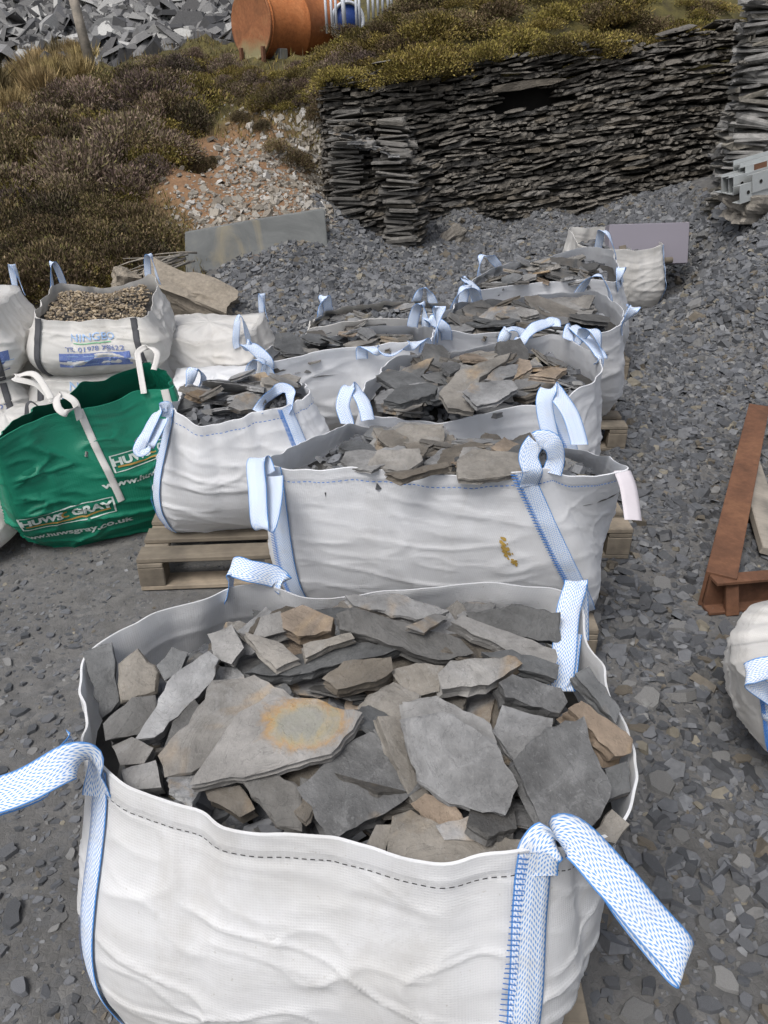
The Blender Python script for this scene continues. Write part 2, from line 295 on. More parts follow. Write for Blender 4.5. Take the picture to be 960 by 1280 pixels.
def hits(px, py, y0=2.0, y1=34):
    """pixel rays to terrain, vectorised"""
    px = np.asarray(px, float); py = np.asarray(py, float); c, s = math.cos(PITCH), math.sin(PITCH)
    d = np.c_[(px - 480), F * c + (640 - py) * s, -F * s + (640 - py) * c]; d /= d[:, 1:2]
    res = np.full(len(px), np.nan); ys = np.concatenate([np.arange(y0, 14, .12), np.arange(14, y1, .4)])
    yp = gp = None
    for y in ys:
        z = H + d[:, 2] * y; t = terrain(d[:, 0] * y, np.full(len(px), y)); k = np.isnan(res) & (z <= t); gap = z - t; res[k] = (y - (y - yp) * np.clip(gap / (gap - gp - 1e-9), 0, 1))[k] if yp is not None else y; yp, gp = y, gap
    ok = ~np.isnan(res); return np.c_[d[:, 0] * res, res, terrain(np.nan_to_num(d[:, 0] * res), np.nan_to_num(res))], ok
def grid_axis(a, b, f0, f1, fine, coarse):
    return np.unique(np.round(np.concatenate([np.linspace(a, f0, coarse), np.arange(f0, f1, fine), np.linspace(f1, b, coarse)]), 3))
gx = grid_axis(-60, 60, -10, 8, .11, 14); gy = grid_axis(-30, 95, .2, 19, .11, 14)
GX, GY = np.meshgrid(gx, gy); gz = terrain(GX.ravel(), GY.ravel())
nx, ny = len(gx), len(gy); idx = np.arange(nx * ny).reshape(ny, nx)
fq = np.stack([idx[:-1, :-1], idx[:-1, 1:], idx[1:, 1:], idx[1:, :-1]], -1).reshape(-1, 4)
gme = npmesh('ground', np.c_[GX.ravel(), GY.ravel(), gz], fq, np.full(len(fq), 4), smooth=True)
def screen(x, y, z):
    c, s = math.cos(PITCH), math.sin(PITCH); dz = z - H; zz = y * c - dz * s; up_ = y * s + dz * c
    zz = np.maximum(zz, .05); return 480 + F * x / zz, 640 - F * up_ / zz
xf, yf = GX.ravel(), GY.ravel()
nz = .5 * vnoise(xf * 2.1, yf * 2.1) + .3 * vnoise(xf * 5, yf * 5)
grassm = np.maximum(sstep(7.3, 8.0, yf + nz * .8) * sstep(-1.7, -2.2, xf + nz), np.maximum(sstep(9.9, 10.4, yf), 0))
grassm *= 1 - sstep(15.5, 16.5, yf) * sstep(1.0, -1, xf)
bx_, by_ = -1.6, 9.6
soilm = sstep(1.0, .5, np.hypot((xf + 1.75 + (yf - 9.6) * .2) / 1.35, (yf - 9.7) / 1.7) + nz * .5)
peatm = sstep(6.5, 6.9, yf + nz * .6) * sstep(8.0, 7.4, yf + nz * .6) * sstep(-1.9, -2.4, xf)
ca = gme.color_attributes.new('mask', 'FLOAT_COLOR', 'POINT'); ca.data.foreach_set('color', np.c_[grassm, soilm, peatm, np.ones(len(xf))].astype(np.float32).ravel())
ground = tag(obj('ground', gme, M['ground']), kind='structure')
# ---------------------------------------------------------------- loose slate chips
SLATE = np.array([(.085, .09, .1), (.105, .11, .122), (.13, .135, .145), (.07, .073, .08), (.15, .15, .15), (.17, .155, .125), (.12, .105, .085)])
SLATE = SLATE * np.array([1.0, 1.0, .985])
SLW = np.array([.24, .24, .17, .19, .09, .03, .04])
PALE = np.array([(.34, .31, .26), (.27, .24, .19), (.4, .38, .34), (.2, .17, .13)])
def chip_arrays(P, size, nrm, tilt, rng, pal=SLATE, pw=SLW, thick=(.12, .3), k=6, lift=.25):
    n = len(P); ang = (np.arange(k)[None] + rng.uniform(-.34, .34, (n, k))) / k * 2 * np.pi
    r = rng.uniform(.65, 1.1, (n, k)); asp = rng.uniform(.45, .9, n)[:, None]
    lx = np.cos(ang) * r * size[:, None] * .5; ly = np.sin(ang) * r * asp * size[:, None] * .5
    th = size * rng.uniform(*thick, n)
    sl = rng.normal(0, .14, (n, 2))
    top = np.stack([lx * .88, ly * .88, th[:, None] * .5 + lx * sl[:, :1] + ly * sl[:, 1:]], -1); bot = np.stack([lx, ly, np.repeat(-th[:, None] * .6, k, 1)], -1)
    V = np.concatenate([top, bot], 1)
    yaw = rng.uniform(0, 2 * np.pi, n)
    Nn = nrm + rng.normal(0, 1, (n, 3)) * tilt; Nn /= np.linalg.norm(Nn, axis=1)[:, None]
    ref = np.stack([np.cos(yaw), np.sin(yaw), np.zeros(n)], -1); ax = ref - Nn * (ref * Nn).sum(1)[:, None]; ax /= np.linalg.norm(ax, axis=1)[:, None]; ay = np.cross(Nn, ax)
    V = V[..., 0:1] * ax[:, None] + V[..., 1:2] * ay[:, None] + V[..., 2:3] * Nn[:, None] + P[:, None] + Nn[:, None] * (th * lift)[:, None, None]
    a = np.arange(k); b = (a + 1) % k
    quad = np.stack([a + k, b + k, b, a], -1).ravel()
    loc = np.concatenate([a, quad]); sz = np.concatenate([[k], np.full(k, 4)])
    L = (loc[None] + (np.arange(n) * 2 * k)[:, None]).ravel(); S = np.tile(sz, n)
    col = pal[rng.choice(len(pal), n, p=pw / pw.sum())] * rng.uniform(.75, 1.25, n)[:, None]
    return V.reshape(-1, 3), L, S, np.repeat(col, 2 * k, 0)
def tnormal(x, y):
    e = .06; dx = (terrain(x + e, y) - terrain(x - e, y)) / (2 * e); dy = (terrain(x, y + e) - terrain(x, y - e)) / (2 * e)
    n = np.stack([-dx, -dy, np.ones(len(x))], -1); return n / np.linalg.norm(n, axis=1)[:, None]
def chip_object(name, x, y, size, tilt, parent, rng, **kw):
    P = np.c_[x, y, terrain(x, y)]; V, L, S, T = chip_arrays(P, size, tnormal(x, y), tilt, rng, **kw)
    return tag(obj(name, npmesh(name, V, L, S, T), M['chips'], parent), kind='stuff')
rg = np.random.default_rng(11)
def rand_in(n, x0, x1, y0, y1): return rg.uniform(x0, x1, n), rg.uniform(y0, y1, n)
# heap and lane
x, y = rand_in(135000, -2.6, 5.2, 1.0, 10.0)
edge_l = np.interp(y, [1.0, 2.2, 4.0, 5.5, 6.3, 7.0, 8.0, 8.8, 10], [.45, .62, .95, .6, -1.2, -2.0, -1.95, -.75, -.6])
keep = (x > edge_l + rg.normal(0, .08, len(x))) & (x < .85 * y * .62 + 1.3) & ~((x > 3.55) & (y > 7.7))
dens = np.where(y < 2.9, .30 + .12 * (x > .9), np.where(y < 4, .55, 1.0)); keep &= rg.random(len(x)) < dens
x, y = x[keep], y[keep]; size = np.clip(rg.lognormal(math.log(.046), .42, len(x)), .016, .13) * (1 + .25 * sstep(4, 7, y))
chip_object('slate_rubble', x, y, size, .40, ground, rg)
# fine chips everywhere in the yard (near ones)
x, y = rand_in(52000, -2.6, 2.2, .35, 6.3); k = rg.random(len(x)) < np.where(x < .3, .8, 1.0) * np.clip(1.5 - y * .18, .35, 1); k &= vnoise(x * 1.3 + 5, y * 1.3) + rg.normal(0, .25, len(x)) > -.3
x, y = x[k], y[k]; size = np.clip(rg.lognormal(math.log(.016), .45, len(x)), .007, .045)
chip_object('fine_slate_gravel', x, y, size, .12, ground, rg, lift=-.02, thick=(.1, .25))
# pale chips on the eroded bank
px = rg.uniform(190, 420, 9000); py = rg.uniform(120, 290, 9000)
w_ = np.exp(-((px - (330 - (py - 230) * .5)) / 75) ** 2) * np.where(py > 175, 1, .35) + np.exp(-((px - 400) / 16) ** 2) * .9
k = rg.random(len(px)) < w_ * .8; P, ok = hits(px[k], py[k], 7.5, 12.5); P = P[ok]
chip_object('bank_scree', P[:, 0], P[:, 1], np.clip(rg.lognormal(math.log(.05), .5, len(P)), .02, .18), .35, ground, rg, pal=PALE * np.array([.85, .87, .92]), pw=np.array([.28, .3, .1, .34]))
# far slate tip on the top left
px = rg.uniform(-30, 300, 9000); py = rg.uniform(-20, 100, 9000); P, ok = hits(px, py, 15.5, 34); P = P[ok]
chip_object('tip_scree', P[:, 0], P[:, 1], np.clip(rg.lognormal(math.log(.3), .55, len(P)), .08, 1.0), .3, ground, rg, thick=(.05, .14), pal=np.array([(.15, .15, .15), (.09, .09, .092), (.24, .24, .235), (.045, .045, .047), (.33, .33, .32)]), pw=np.array([.3, .25, .15, .22, .08]))
# individually built chips, nearest and largest
def chip_proto(i):
    V, L, S, T = chip_arrays(np.zeros((1, 3)), np.array([1.0]), np.array([[0, 0, 1.0]]), 0, np.random.default_rng(100 + i), k=8, thick=(.14, .26))
    return npmesh('slate_chip', V, L, S, T)
cps = [chip_proto(i) for i in range(14)]
for m in cps: m.materials.append(M['chips'])
cnt = 0; tries = 0; placed = []
while cnt < 290 and tries < 6000:
    tries += 1
    if random.random() < .8: px_, py_ = random.uniform(735, 975), random.uniform(700, 1290)
    else: px_, py_ = random.uniform(-10, 150), random.uniform(700, 1290)
    p = at_z(px_, py_, 0); s = min(.1, max(.03, random.lognormvariate(math.log(.058 if px_ > 400 else .036), .35)))
    if any((p.x - q[0]) ** 2 + (p.y - q[1]) ** 2 < (.42 * (s + q[2])) ** 2 for q in placed): continue
    if -.62 < p.x < .5 and p.y < 2.2: continue
    placed.append((p.x, p.y, s)); o = obj('slate_chip', random.choice(cps), None, ground)
    n = tnormal(np.array([p.x]), np.array([p.y]))[0]; q = Vector(n + RNG.normal(0, .1, 3)).to_track_quat('Z', 'Y')
    o.rotation_mode = 'QUATERNION'; o.rotation_quaternion = q @ Matrix.Rotation(random.uniform(0, 6.28), 3, 'Z').to_quaternion()
    o.location = (p.x, p.y, tz(p.x, p.y) + s * .05); o.scale = (s * random.uniform(.9, 1.4), s, s); cnt += 1
# ---------------------------------------------------------------- drystone walls
def stone_proto(i):
    r = random.Random(300 + i); n = 5; V = []; Fc = []
    for j in range(n + 1):
        u = j / n - .5; e = 1 - r.uniform(.2, .7) * (abs(u) * 2) ** 3
        dep = .5 + r.uniform(-.13, .05)
        zt = .5 * e + r.uniform(-.13, .08); zb = -.5 * e + r.uniform(-.08, .13)
        V += [(u, -dep, zb + r.uniform(0, .1)), (u, -dep + r.uniform(-.06, .14), zt), (u, .5, zt), (u, .5, zb)]
    for j in range(n):
        a = j * 4
        for k in range(4): Fc.append((a + k, a + (k + 1) % 4, a + 4 + (k + 1) % 4, a + 4 + k))
    Fc += [(0, 3, 2, 1), (n * 4, n * 4 + 1, n * 4 + 2, n * 4 + 3)]
    me = bpy.data.meshes.new('stone'); me.from_pydata(V, [], Fc); bm = bmesh.new(); bm.from_mesh(me); bmesh.ops.recalc_face_normals(bm, faces=bm.faces[:]); bm.to_mesh(me); bm.free(); return me
SP = [stone_proto(i) for i in range(12)]; SPL = [stone_proto(i + 20) for i in range(8)]
for m in SP: m.materials.append(M['wall_stone'])
for m in SPL: m.materials.append(M['wall_light'])
def wall_face(root, A, B, zb, zt, protos, mat, dip=0., course=(.016, .055), length=(.08, .38), depth=.34, hole=None, cap=300, rough=.03, seed=1, batter=.0):
    """stones on the vertical plane A->B (plan points), outward to the right-hand side normal"""
    r = random.Random(seed); A = Vector(A); B = Vector(B); d = (B - A); Ln = d.length; d.normalize(); out = Vector((d.y, -d.x)); ang = math.atan2(d.y, d.x)
    z = -Ln * abs(math.sin(dip)) - .1; items = []
    while z < 4.2:
        h = r.uniform(*course); u = -r.uniform(0, .4)
        while u < Ln:
            l = r.uniform(*length) * (1.25 if h > .055 else 1); u_n = u + l * r.uniform(.9, 1.0); lo_ = max(u, -r.uniform(0, .07)); hi_ = min(u + l, Ln + r.uniform(0, .07)); l = hi_ - lo_; uc = (lo_ + hi_) / 2; zc = z + uc * math.tan(dip) + r.gauss(0, .01)
            b0 = zb(uc); t0 = zt(uc) + .09 * mnoise.noise(Vector((uc * 5, seed, 0)))
            if l > .04 and b0 < zc < t0 and not (hole and hole[0] < uc + l * .5 and uc - l * .5 < hole[1] and hole[2] < zc < hole[3]):
                off = depth / 2 - r.gauss(.03, rough) + batter * (zc - b0) + .07 * mnoise.noise(Vector((uc * 1.6 + seed, zc * 2.2, 0))) + .04 * mnoise.noise(Vector((uc * 4 + seed, zc * 6, 3)))
                p = A + d * uc - out * off
                items.append((l * h, Vector((p.x, p.y, zc)), (l * 1.04, depth, h * r.uniform(.8, 1.12)), (r.gauss(0, .09), -dip + .16 * mnoise.noise(Vector((uc * 1.1, zc * 1.5, seed))) + r.gauss(0, .08), ang + r.gauss(0, .09)), r.randrange(len(protos))))
            u = u_n
        z += h * .97
    items.sort(key=lambda i: -i[0]); rest = []
    for i, (a_, p, s, e, k) in enumerate(items):
        if i < cap:
            o = obj('stone', protos[k], None, root); o.location = p; o.scale = s; o.rotation_euler = e
        else: rest.append((p, s, e, k))
    if rest:
        Vs, Ls, Ss = [], [], []; b = 0
        for p, s, e, k in rest:
            me = protos[k]; R = Matrix.LocRotScale(p, __import__('mathutils').Euler(e), Vector(s))
            Vs += [R @ v.co for v in me.vertices]
            for f in me.polygons: Ls += [b + v for v in f.vertices]; Ss.append(len(f.vertices))
            b += len(me.vertices)
        tag(obj('small_stones', npmesh('small_stones', np.array([tuple(v) for v in Vs]), Ls, Ss), mat, root), kind='stuff')
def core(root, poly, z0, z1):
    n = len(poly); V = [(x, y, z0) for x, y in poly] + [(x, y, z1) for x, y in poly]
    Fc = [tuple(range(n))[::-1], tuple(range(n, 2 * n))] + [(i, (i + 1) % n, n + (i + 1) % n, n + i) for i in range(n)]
    me = bpy.data.meshes.new('core'); me.from_pydata(V, [], Fc); obj('core', me, M['void'], root)  # near-black block, so joints and the wall hole look deeply shaded
wroot = tag(empty('slate_wall', (0, 0, 0)), 'long dark drystone slate wall with a square hole, moss along its top', 'wall')
WA, WB = (-.75, 10.12), (4.6, 9.85)
def px_z(px, y, f): return at_y(px, f, y).z
wtop = lambda u: 1.98 + .105 * u - .2 * max(0, .55 - u) + .05 * math.sin(u * 11) + .05 * math.sin(u * 3)
wbot = lambda u: (.0 + .03 * u + .16 * max(0, u - 3))
h0 = at_y(634, 137, 10); h1 = at_y(690, 112, 10)
wall_face(wroot, WA, WB, wbot, wtop, SP, M['wall_stone'], dip=rad(8), hole=(h0.x + .75, h1.x + .75, h0.z, h1.z + .02), cap=300, seed=3, rough=.022, batter=.04)
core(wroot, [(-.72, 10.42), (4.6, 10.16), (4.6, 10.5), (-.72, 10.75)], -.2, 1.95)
lt = obj('lintel', stone_proto(77), M['wall_stone'], wroot); lt.location = ((h0.x + h1.x) / 2 - .02, 10.13, h1.z + .05); lt.scale = (.85, .36, .085); lt.rotation_euler = (0, rad(-7), 0)
sroot = tag(empty('wall_stub', (0, 0, 0)), 'broken projecting end of slate wall beside the pale stone slab, loose slates on top', 'wall')
S0, S1 = at_y(418, 300, 8.95), at_y(522, 300, 8.75)
stop = lambda u: 1.46 - .45 * u + .09 * math.sin(u * 9)
wall_face(sroot, (S0.x, 8.98), (S1.x, 8.72), lambda u: -.05, stop, SP, M['wall_stone'], dip=rad(9), length=(.09, .34), cap=170, seed=5, rough=.03, batter=.16)
wall_face(sroot, (S1.x + .02, 8.74), (S1.x + .12, 10.1), lambda u: -.05, lambda u: 1.15 + .3 * u, SP, M['wall_stone'], dip=rad(2), length=(.15, .4), cap=90, seed=6, rough=.04, batter=.14)
wall_face(sroot, (S0.x, 10.0), (S0.x, 8.98), lambda u: .2, lambda u: 1.62 - .3 * u, SP, M['wall_stone'], dip=0, length=(.12, .4), cap=50, seed=16, rough=.04)
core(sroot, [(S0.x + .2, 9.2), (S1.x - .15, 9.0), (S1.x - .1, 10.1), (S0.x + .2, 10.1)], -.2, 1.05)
proot = tag(empty('slate_pillar', (0, 0, 0)), 'pale grey layered slate wall end rising beside the galvanised rails', 'wall')
Q0 = at_y(906, 200, 7.85)
wall_face(proot, (Q0.x, 7.85), (Q0.x + 1.5, 7.6), lambda u: .3, lambda u: 3.1, SPL, M['wall_light'], dip=rad(4), course=(.03, .085), length=(.2, .6), cap=220, seed=8, rough=.05)
wall_face(proot, (Q0.x + 1.0, 9.95), (Q0.x, 7.85), lambda u: .3, lambda u: 3.05, SPL, M['wall_light'], dip=0, course=(.03, .08), length=(.15, .45), cap=70, seed=9, rough=.06)
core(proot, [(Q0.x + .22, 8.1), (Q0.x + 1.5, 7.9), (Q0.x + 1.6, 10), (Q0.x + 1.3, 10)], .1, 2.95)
# ---------------------------------------------------------------- heather, moss, grass
def bush_mesh(name, n, rx, rz, pal, leaf, rng, upright=.6, droop=0):
    th = rng.uniform(0, 2 * np.pi, n); u = rng.random(n) ** .5; lob = 1 + .28 * np.sin(th * 3 + rng.uniform(0, 6)) + .18 * np.sin(th * 5 + rng.uniform(0, 6))
    hgt = np.sqrt(np.maximum(0, 1 - u ** 2)); dpt = rng.uniform(.45, 1.06, n)
    P = np.stack([np.cos(th) * u * rx * lob * dpt, np.sin(th) * u * rx * lob * dpt, hgt * rz * dpt * (1 + .3 * vnoise(np.cos(th) * u * 4 + 7, np.sin(th) * u * 4 + 3))], -1)
    D = np.stack([np.cos(th) * u, np.sin(th) * u, upright + hgt], -1) + rng.normal(0, .55, (n, 3)); D /= np.linalg.norm(D, axis=1)[:, None]
    R = rng.normal(0, 1, (n, 3)); R -= D * (R * D).sum(1)[:, None]; R /= np.linalg.norm(R, axis=1)[:, None]
    ln = rng.uniform(.5, 1.3, n)[:, None] * leaf[0]; wd = rng.uniform(.6, 1.3, n)[:, None] * leaf[1]
    V = np.stack([P - R * wd * .4, P + D * ln * .55 - R * wd, P + D * ln, P + D * ln * .55 + R * wd], 1).reshape(-1, 3)
    col = pal[rng.integers(0, len(pal), n)] * rng.uniform(.65, 1.35, n)[:, None]
    me = npmesh(name, V, np.arange(n * 4), np.full(n, 4), np.repeat(col, 4, 0)); me.materials.append(M['leaf']); return me
HB = 1.08
PB = HB * np.array([(.125, .098, .06), (.15, .122, .075), (.095, .08, .05), (.13, .125, .055), (.17, .135, .1)])
PP = HB * np.array([(.16, .12, .115), (.2, .155, .145), (.125, .1, .085), (.2, .175, .13), (.13, .12, .06)])
PG = HB * np.array([(.16, .142, .045), (.21, .18, .055), (.13, .12, .045), (.15, .115, .06)])
PM = np.array([(.2, .168, .055), (.24, .2, .07), (.15, .135, .045), (.14, .112, .06)])
PY = np.array([(.3, .24, .13), (.36, .3, .17), (.24, .19, .1)])
rb = np.random.default_rng(5)
BUSH = {'brown': [bush_mesh('heather', 5200, .34, .25, PB, (.036, .0065), rb, .3) for _ in range(4)], 'purple': [bush_mesh('heather', 5200, .34, .26, PP, (.04, .006), rb, .3) for _ in range(3)],
        'olive': [bush_mesh('moss', 3600, .32, .18, PG, (.035, .007), rb) for _ in range(3)], 'moss': [bush_mesh('moss', 4200, .32, .2, PM, (.032, .0075), rb) for _ in range(4)],
        'straw': [bush_mesh('grass', 900, .2, .18, PY, (.24, .006), rb, 1.6) for _ in range(2)]}
def sow(kind, name, pxs, pys, label, group, sc=(.7, 1.4), y0=6.8, cat='shrub', sink=.06):
    P, ok = hits(pxs, pys, y0, 20)
    for p in P[ok]:
        o = obj(name, random.choice(BUSH[kind])); s = random.uniform(*sc); o.location = (p[0], p[1], p[2] - sink * s); o.scale = (s * random.uniform(.85, 1.2), s * random.uniform(.85, 1.2), s * random.uniform(.8, 1.4 if kind in ('brown', 'purple') else 1.2)); o.rotation_euler = (random.uniform(-.15, .15), random.uniform(-.15, .15), random.uniform(0, 6.28))
        tag(o, label, cat, group)
def in_region(n, poly, mind=10):
    xs = [p[0] for p in poly]; ys = [p[1] for p in poly]; out = []; t = 0
    while len(out) < n and t < n * 60:
        t += 1; a, b = random.uniform(min(xs), max(xs)), random.uniform(min(ys), max(ys)); c = False; j = len(poly) - 1
        for i in range(len(poly)):
            if (ys[i] > b) != (ys[j] > b) and a < (xs[j] - xs[i]) * (b - ys[i]) / (ys[j] - ys[i]) + xs[i]: c = not c
            j = i
        if c and all((a - q[0]) ** 2 + (b - q[1]) ** 2 > mind ** 2 for q in out): out.append((a, b))
    return [q[0] for q in out], [q[1] for q in out]
low = [(-10, 285), (60, 265), (130, 250), (165, 275), (195, 305), (200, 322), (180, 335), (140, 352), (60, 372), (-10, 380)]
mid = [(-10, 165), (70, 130), (170, 112), (270, 110), (270, 135), (240, 160), (215, 195), (185, 235), (165, 262), (130, 250), (60, 265), (-10, 285)]
top = [(150, 100), (262, 72), (290, 92), (330, 98), (400, 84), (440, 72), (470, 80), (425, 100), (410, 130), (330, 140), (285, 112), (170, 112)]
sow('brown', 'heather_bush', *in_region(58, low, 13), 'dark brown heather bush low on the bank behind the printed white sacks', 'brown heather low on the bank', (.6, 1.25))
sow('olive', 'moss_cushion', *in_region(42, low, 13), 'olive moss cushion between heather low on the bank', 'olive moss low on the bank', (.6, 1.1))
sow('purple', 'heather_bush', *in_region(46, mid, 14), 'purple grey heather bush on the middle of the bank', 'purple heather on the bank', (.7, 1.4), 7.5)
sow('brown', 'heather_bush', *in_region(40, mid, 14), 'dark brown heather bush on the middle of the bank left of the bare soil', 'brown heather on the middle bank', (.6, 1.2), 7.5)
sow('olive', 'moss_cushion', *in_region(70, mid, 11), 'olive moss cushion among heather on the middle of the bank', 'olive moss on the middle bank', (.7, 1.3), 7.5)
sow('purple', 'heather_bush', *in_region(30, top, 13), 'grey heather bush on the upper bank below the rusty tank', 'heather below the tank', (.45, .8), 8.5)
sow('olive', 'moss_cushion', *in_region(44, top, 11), 'olive moss cushion on the upper bank below the rusty tank', 'moss below the tank', (.45, .85), 8.5)
sow('brown', 'heather_bush', [300, 330, 355, 395, 345, 372, 408, 265, 305, 250, 400], [150, 160, 130, 150, 190, 205, 118, 205, 130, 215, 100], 'small dark heather clump hanging on the bare soil bank', 'heather clumps on the bare bank', (.4, .75), 8)
sow('straw', 'grass_tuft', *in_region(26, [(-10, 120), (40, 75), (110, 80), (105, 110), (50, 125), (-10, 160)], 9), 'straw coloured grass tuft near the foot of the wooden pole', 'straw grass by the pole', (.7, 1.3), 9, 'grass')
def wall_moss(n, kind, u0, u1, name, label, group, sc, dy=(.0, 1.6)):
    for i in range(n):
        u = random.uniform(u0, u1); v = random.random(); yy = 10.25 + dy[0] + (dy[1] - dy[0]) * v; xx = -.75 + u; z = max(tz(xx, yy), wtop(u) - .04 if yy < 10.6 else -9)
        o = obj(name, random.choice(BUSH[kind])); s = random.uniform(*sc); o.location = (xx, yy, z - .05); o.scale = (s * 1.15, s, s * random.uniform(.7, 1.1)); o.rotation_euler = (random.uniform(0, .3), random.uniform(-.2, .2), random.uniform(0, 6.28)); tag(o, label, 'shrub', group)
wall_moss(85, 'moss', .1, 3.9, 'moss_cushion', 'yellow green moss cushion along the top of the long slate wall', 'yellow moss on the wall top', (.6, 1.15), (-.22, 1.8))
wall_moss(26, 'brown', 0, 5.2, 'heather_bush', 'brown heather bush above the long slate wall', 'heather above the wall', (.6, 1.1), (.1, 2.0))
wall_moss(26, 'olive', 3.4, 5.3, 'moss_cushion', 'dull olive moss cushion on the wall top next to the slate pillar', 'dull moss by the pillar', (.5, .9), (-.05, 1.6))
# grass blades between the bushes: one mass
px = rg.uniform(-20, 480, 16000); py = rg.uniform(40, 385, 16000); P, ok = hits(px, py, 6.9, 16.5); P = P[ok]
nzz = .5 * vnoise(P[:, 0] * 2.1, P[:, 1] * 2.1)
gk = (P[:, 0] < -1.9 + nzz) & (P[:, 1] > 7.5 + nzz) | (P[:, 1] > 10.4); gk &= np.hypot((P[:, 0] + 1.75 + (P[:, 1] - 9.6) * .35) / 1.15, (P[:, 1] - 9.5) / 1.35) > .85; P = P[gk]
n = len(P); D = np.c_[rg.normal(0, .5, (n, 2)), np.ones(n)]; D /= np.linalg.norm(D, axis=1)[:, None]; R = np.c_[rg.normal(0, 1, (n, 2)), np.zeros(n)]; R /= np.linalg.norm(R, axis=1)[:, None]
ln = rg.uniform(.05, .15, n)[:, None]; V = np.stack([P - R * .007, P + R * .007, P + D * ln], 1).reshape(-1, 3)
gcol = np.concatenate([PG, PY * .6, PB])[rg.integers(0, 12, n)] * rg.uniform(.7, 1.2, n)[:, None]
tag(obj('hill_grass', npmesh('hill_grass', V, np.arange(n * 3), np.full(n, 3), np.repeat(gcol, 3, 0)), M['leaf']), 'short olive and straw grass growing between the heather', 'grass', kind='stuff')
# ---------------------------------------------------------------- slate slabs
def slab_mesh(poly, th, rng, steps=3, cx=None):
    """poly: 2D outline (metres). A cleaved slab: ragged outline, layered edge, uneven top ledge."""
    pts = [Vector(p) for p in poly]; area = sum(pts[i].x * pts[(i + 1) % len(pts)].y - pts[(i + 1) % len(pts)].x * pts[i].y for i in range(len(pts)))
    if area < 0: pts = pts[::-1]
    out = []
    for i, p in enumerate(pts):
        q = pts[(i + 1) % len(pts)]; L = (q - p).length; k = max(1, min(8, int(L / .016))); nn = Vector((q - p)).normalized() if L > 0 else Vector((1, 0)); nn = Vector((nn.y, -nn.x))
        for j in range(k): out.append(p.lerp(q, j / k) + nn * (rng.uniform(-.045, .035) * min(L, .09) if j else 0))
    n = len(out); c = sum(out, Vector((0, 0))) / n; V = []; Fc = []
    zs = [-th] + [-th + th * (i + rng.uniform(-.25, .25)) / steps for i in range(1, steps)] + [0]
    for li, z in enumerate(zs):
        ins = rng.uniform(0, .011) if 0 < li < len(zs) - 1 else rng.uniform(0, .004)
        for p in out:
            r_ = rng.uniform(-.002, .002) + ins; d = (c - p); d = d.normalized() if d.length > 0 else d; V.append((*(p + d * r_), z + rng.uniform(-.0015, .0015)))
    for li in range(len(zs) - 1):
        for i in range(n): Fc.append((li * n + i, li * n + (i + 1) % n, (li + 1) * n + (i + 1) % n, (li + 1) * n + i))
    b = len(V); sc = rng.uniform(.9, .95); dz = rng.uniform(.0003, .0012); tx, ty = rng.uniform(-.01, .01), rng.uniform(-.01, .01)
    for p in out: 
        q = c + (p - c) * sc * rng.uniform(.93, 1.06); V.append((*q, dz + (q.x - c.x) * tx + (q.y - c.y) * ty))
    t = (len(zs) - 1) * n
    for i in range(n): Fc.append((t + i, t + (i + 1) % n, b + (i + 1) % n, b + i))
    V.append((*c, dz + rng.uniform(0, .003)))
    for i in range(n): Fc.append((b + i, b + (i + 1) % n, len(V) - 1))
    Fc.append(tuple(range(n))[::-1])
    me = bpy.data.meshes.new('slab'); me.from_pydata(V, [], Fc); return me
def rand_poly(rng, a, b):
    n = rng.randint(5, 7); return [(math.cos(2 * math.pi * (i + rng.uniform(-.3, .3)) / n) * a * rng.uniform(.75, 1.1), math.sin(2 * math.pi * (i + rng.uniform(-.3, .3)) / n) * b * rng.uniform(.75, 1.1)) for i in range(n)]
rs = random.Random(21); SLABS = [slab_mesh(rand_poly(rs, .5, rs.uniform(.24, .42)), rs.uniform(.08, .16), rs) for _ in range(16)]
SLABS = []
for i in range(16): SLABS.append(slab_mesh(rand_poly(rs, .13, rs.uniform(.06, .105)), rs.uniform(.018, .04), rs))
SL_D = [m.copy() for m in SLABS]; SL_R = [m.copy() for m in SLABS]
for a, k in ((SLABS, 'slab'), (SL_D, 'slab_dark'), (SL_R, 'slab_rust')):
    for m in a: m.materials.append(M[k])
def traced_slab(pix, h, tilt=20, roll=0, th=.03, mat='slab', label='', seed=0):
    """outline seen in the photo, laid on a plane through height h tilted towards the viewer by tilt, sideways by roll"""
    cx = sum(p[0] for p in pix) / len(pix); cy = sum(p[1] for p in pix) / len(pix); C = at_z(cx, cy, h)
    Rm = Matrix.Rotation(rad(roll), 3, 'Y') @ Matrix.Rotation(rad(tilt), 3, 'X'); nrm = Rm @ Vector((0, 0, 1)); ex = Rm @ Vector((1, 0, 0)); ey = Rm @ Vector((0, 1, 0))
    pl = []
    for a, b in pix:
        d = ray(a, b); t = (C - Vector((0, 0, H))).dot(nrm) / d.dot(nrm); P = Vector((0, 0, H)) + d * t - C; pl.append((P.dot(ex), P.dot(ey)))
    o = obj('slate_slab', slab_mesh(pl, th, random.Random(seed), 4), M[mat]); o.location = C; o.rotation_mode = 'QUATERNION'; o.rotation_quaternion = Rm.to_quaternion()
    return tag(o, label, 'slate')
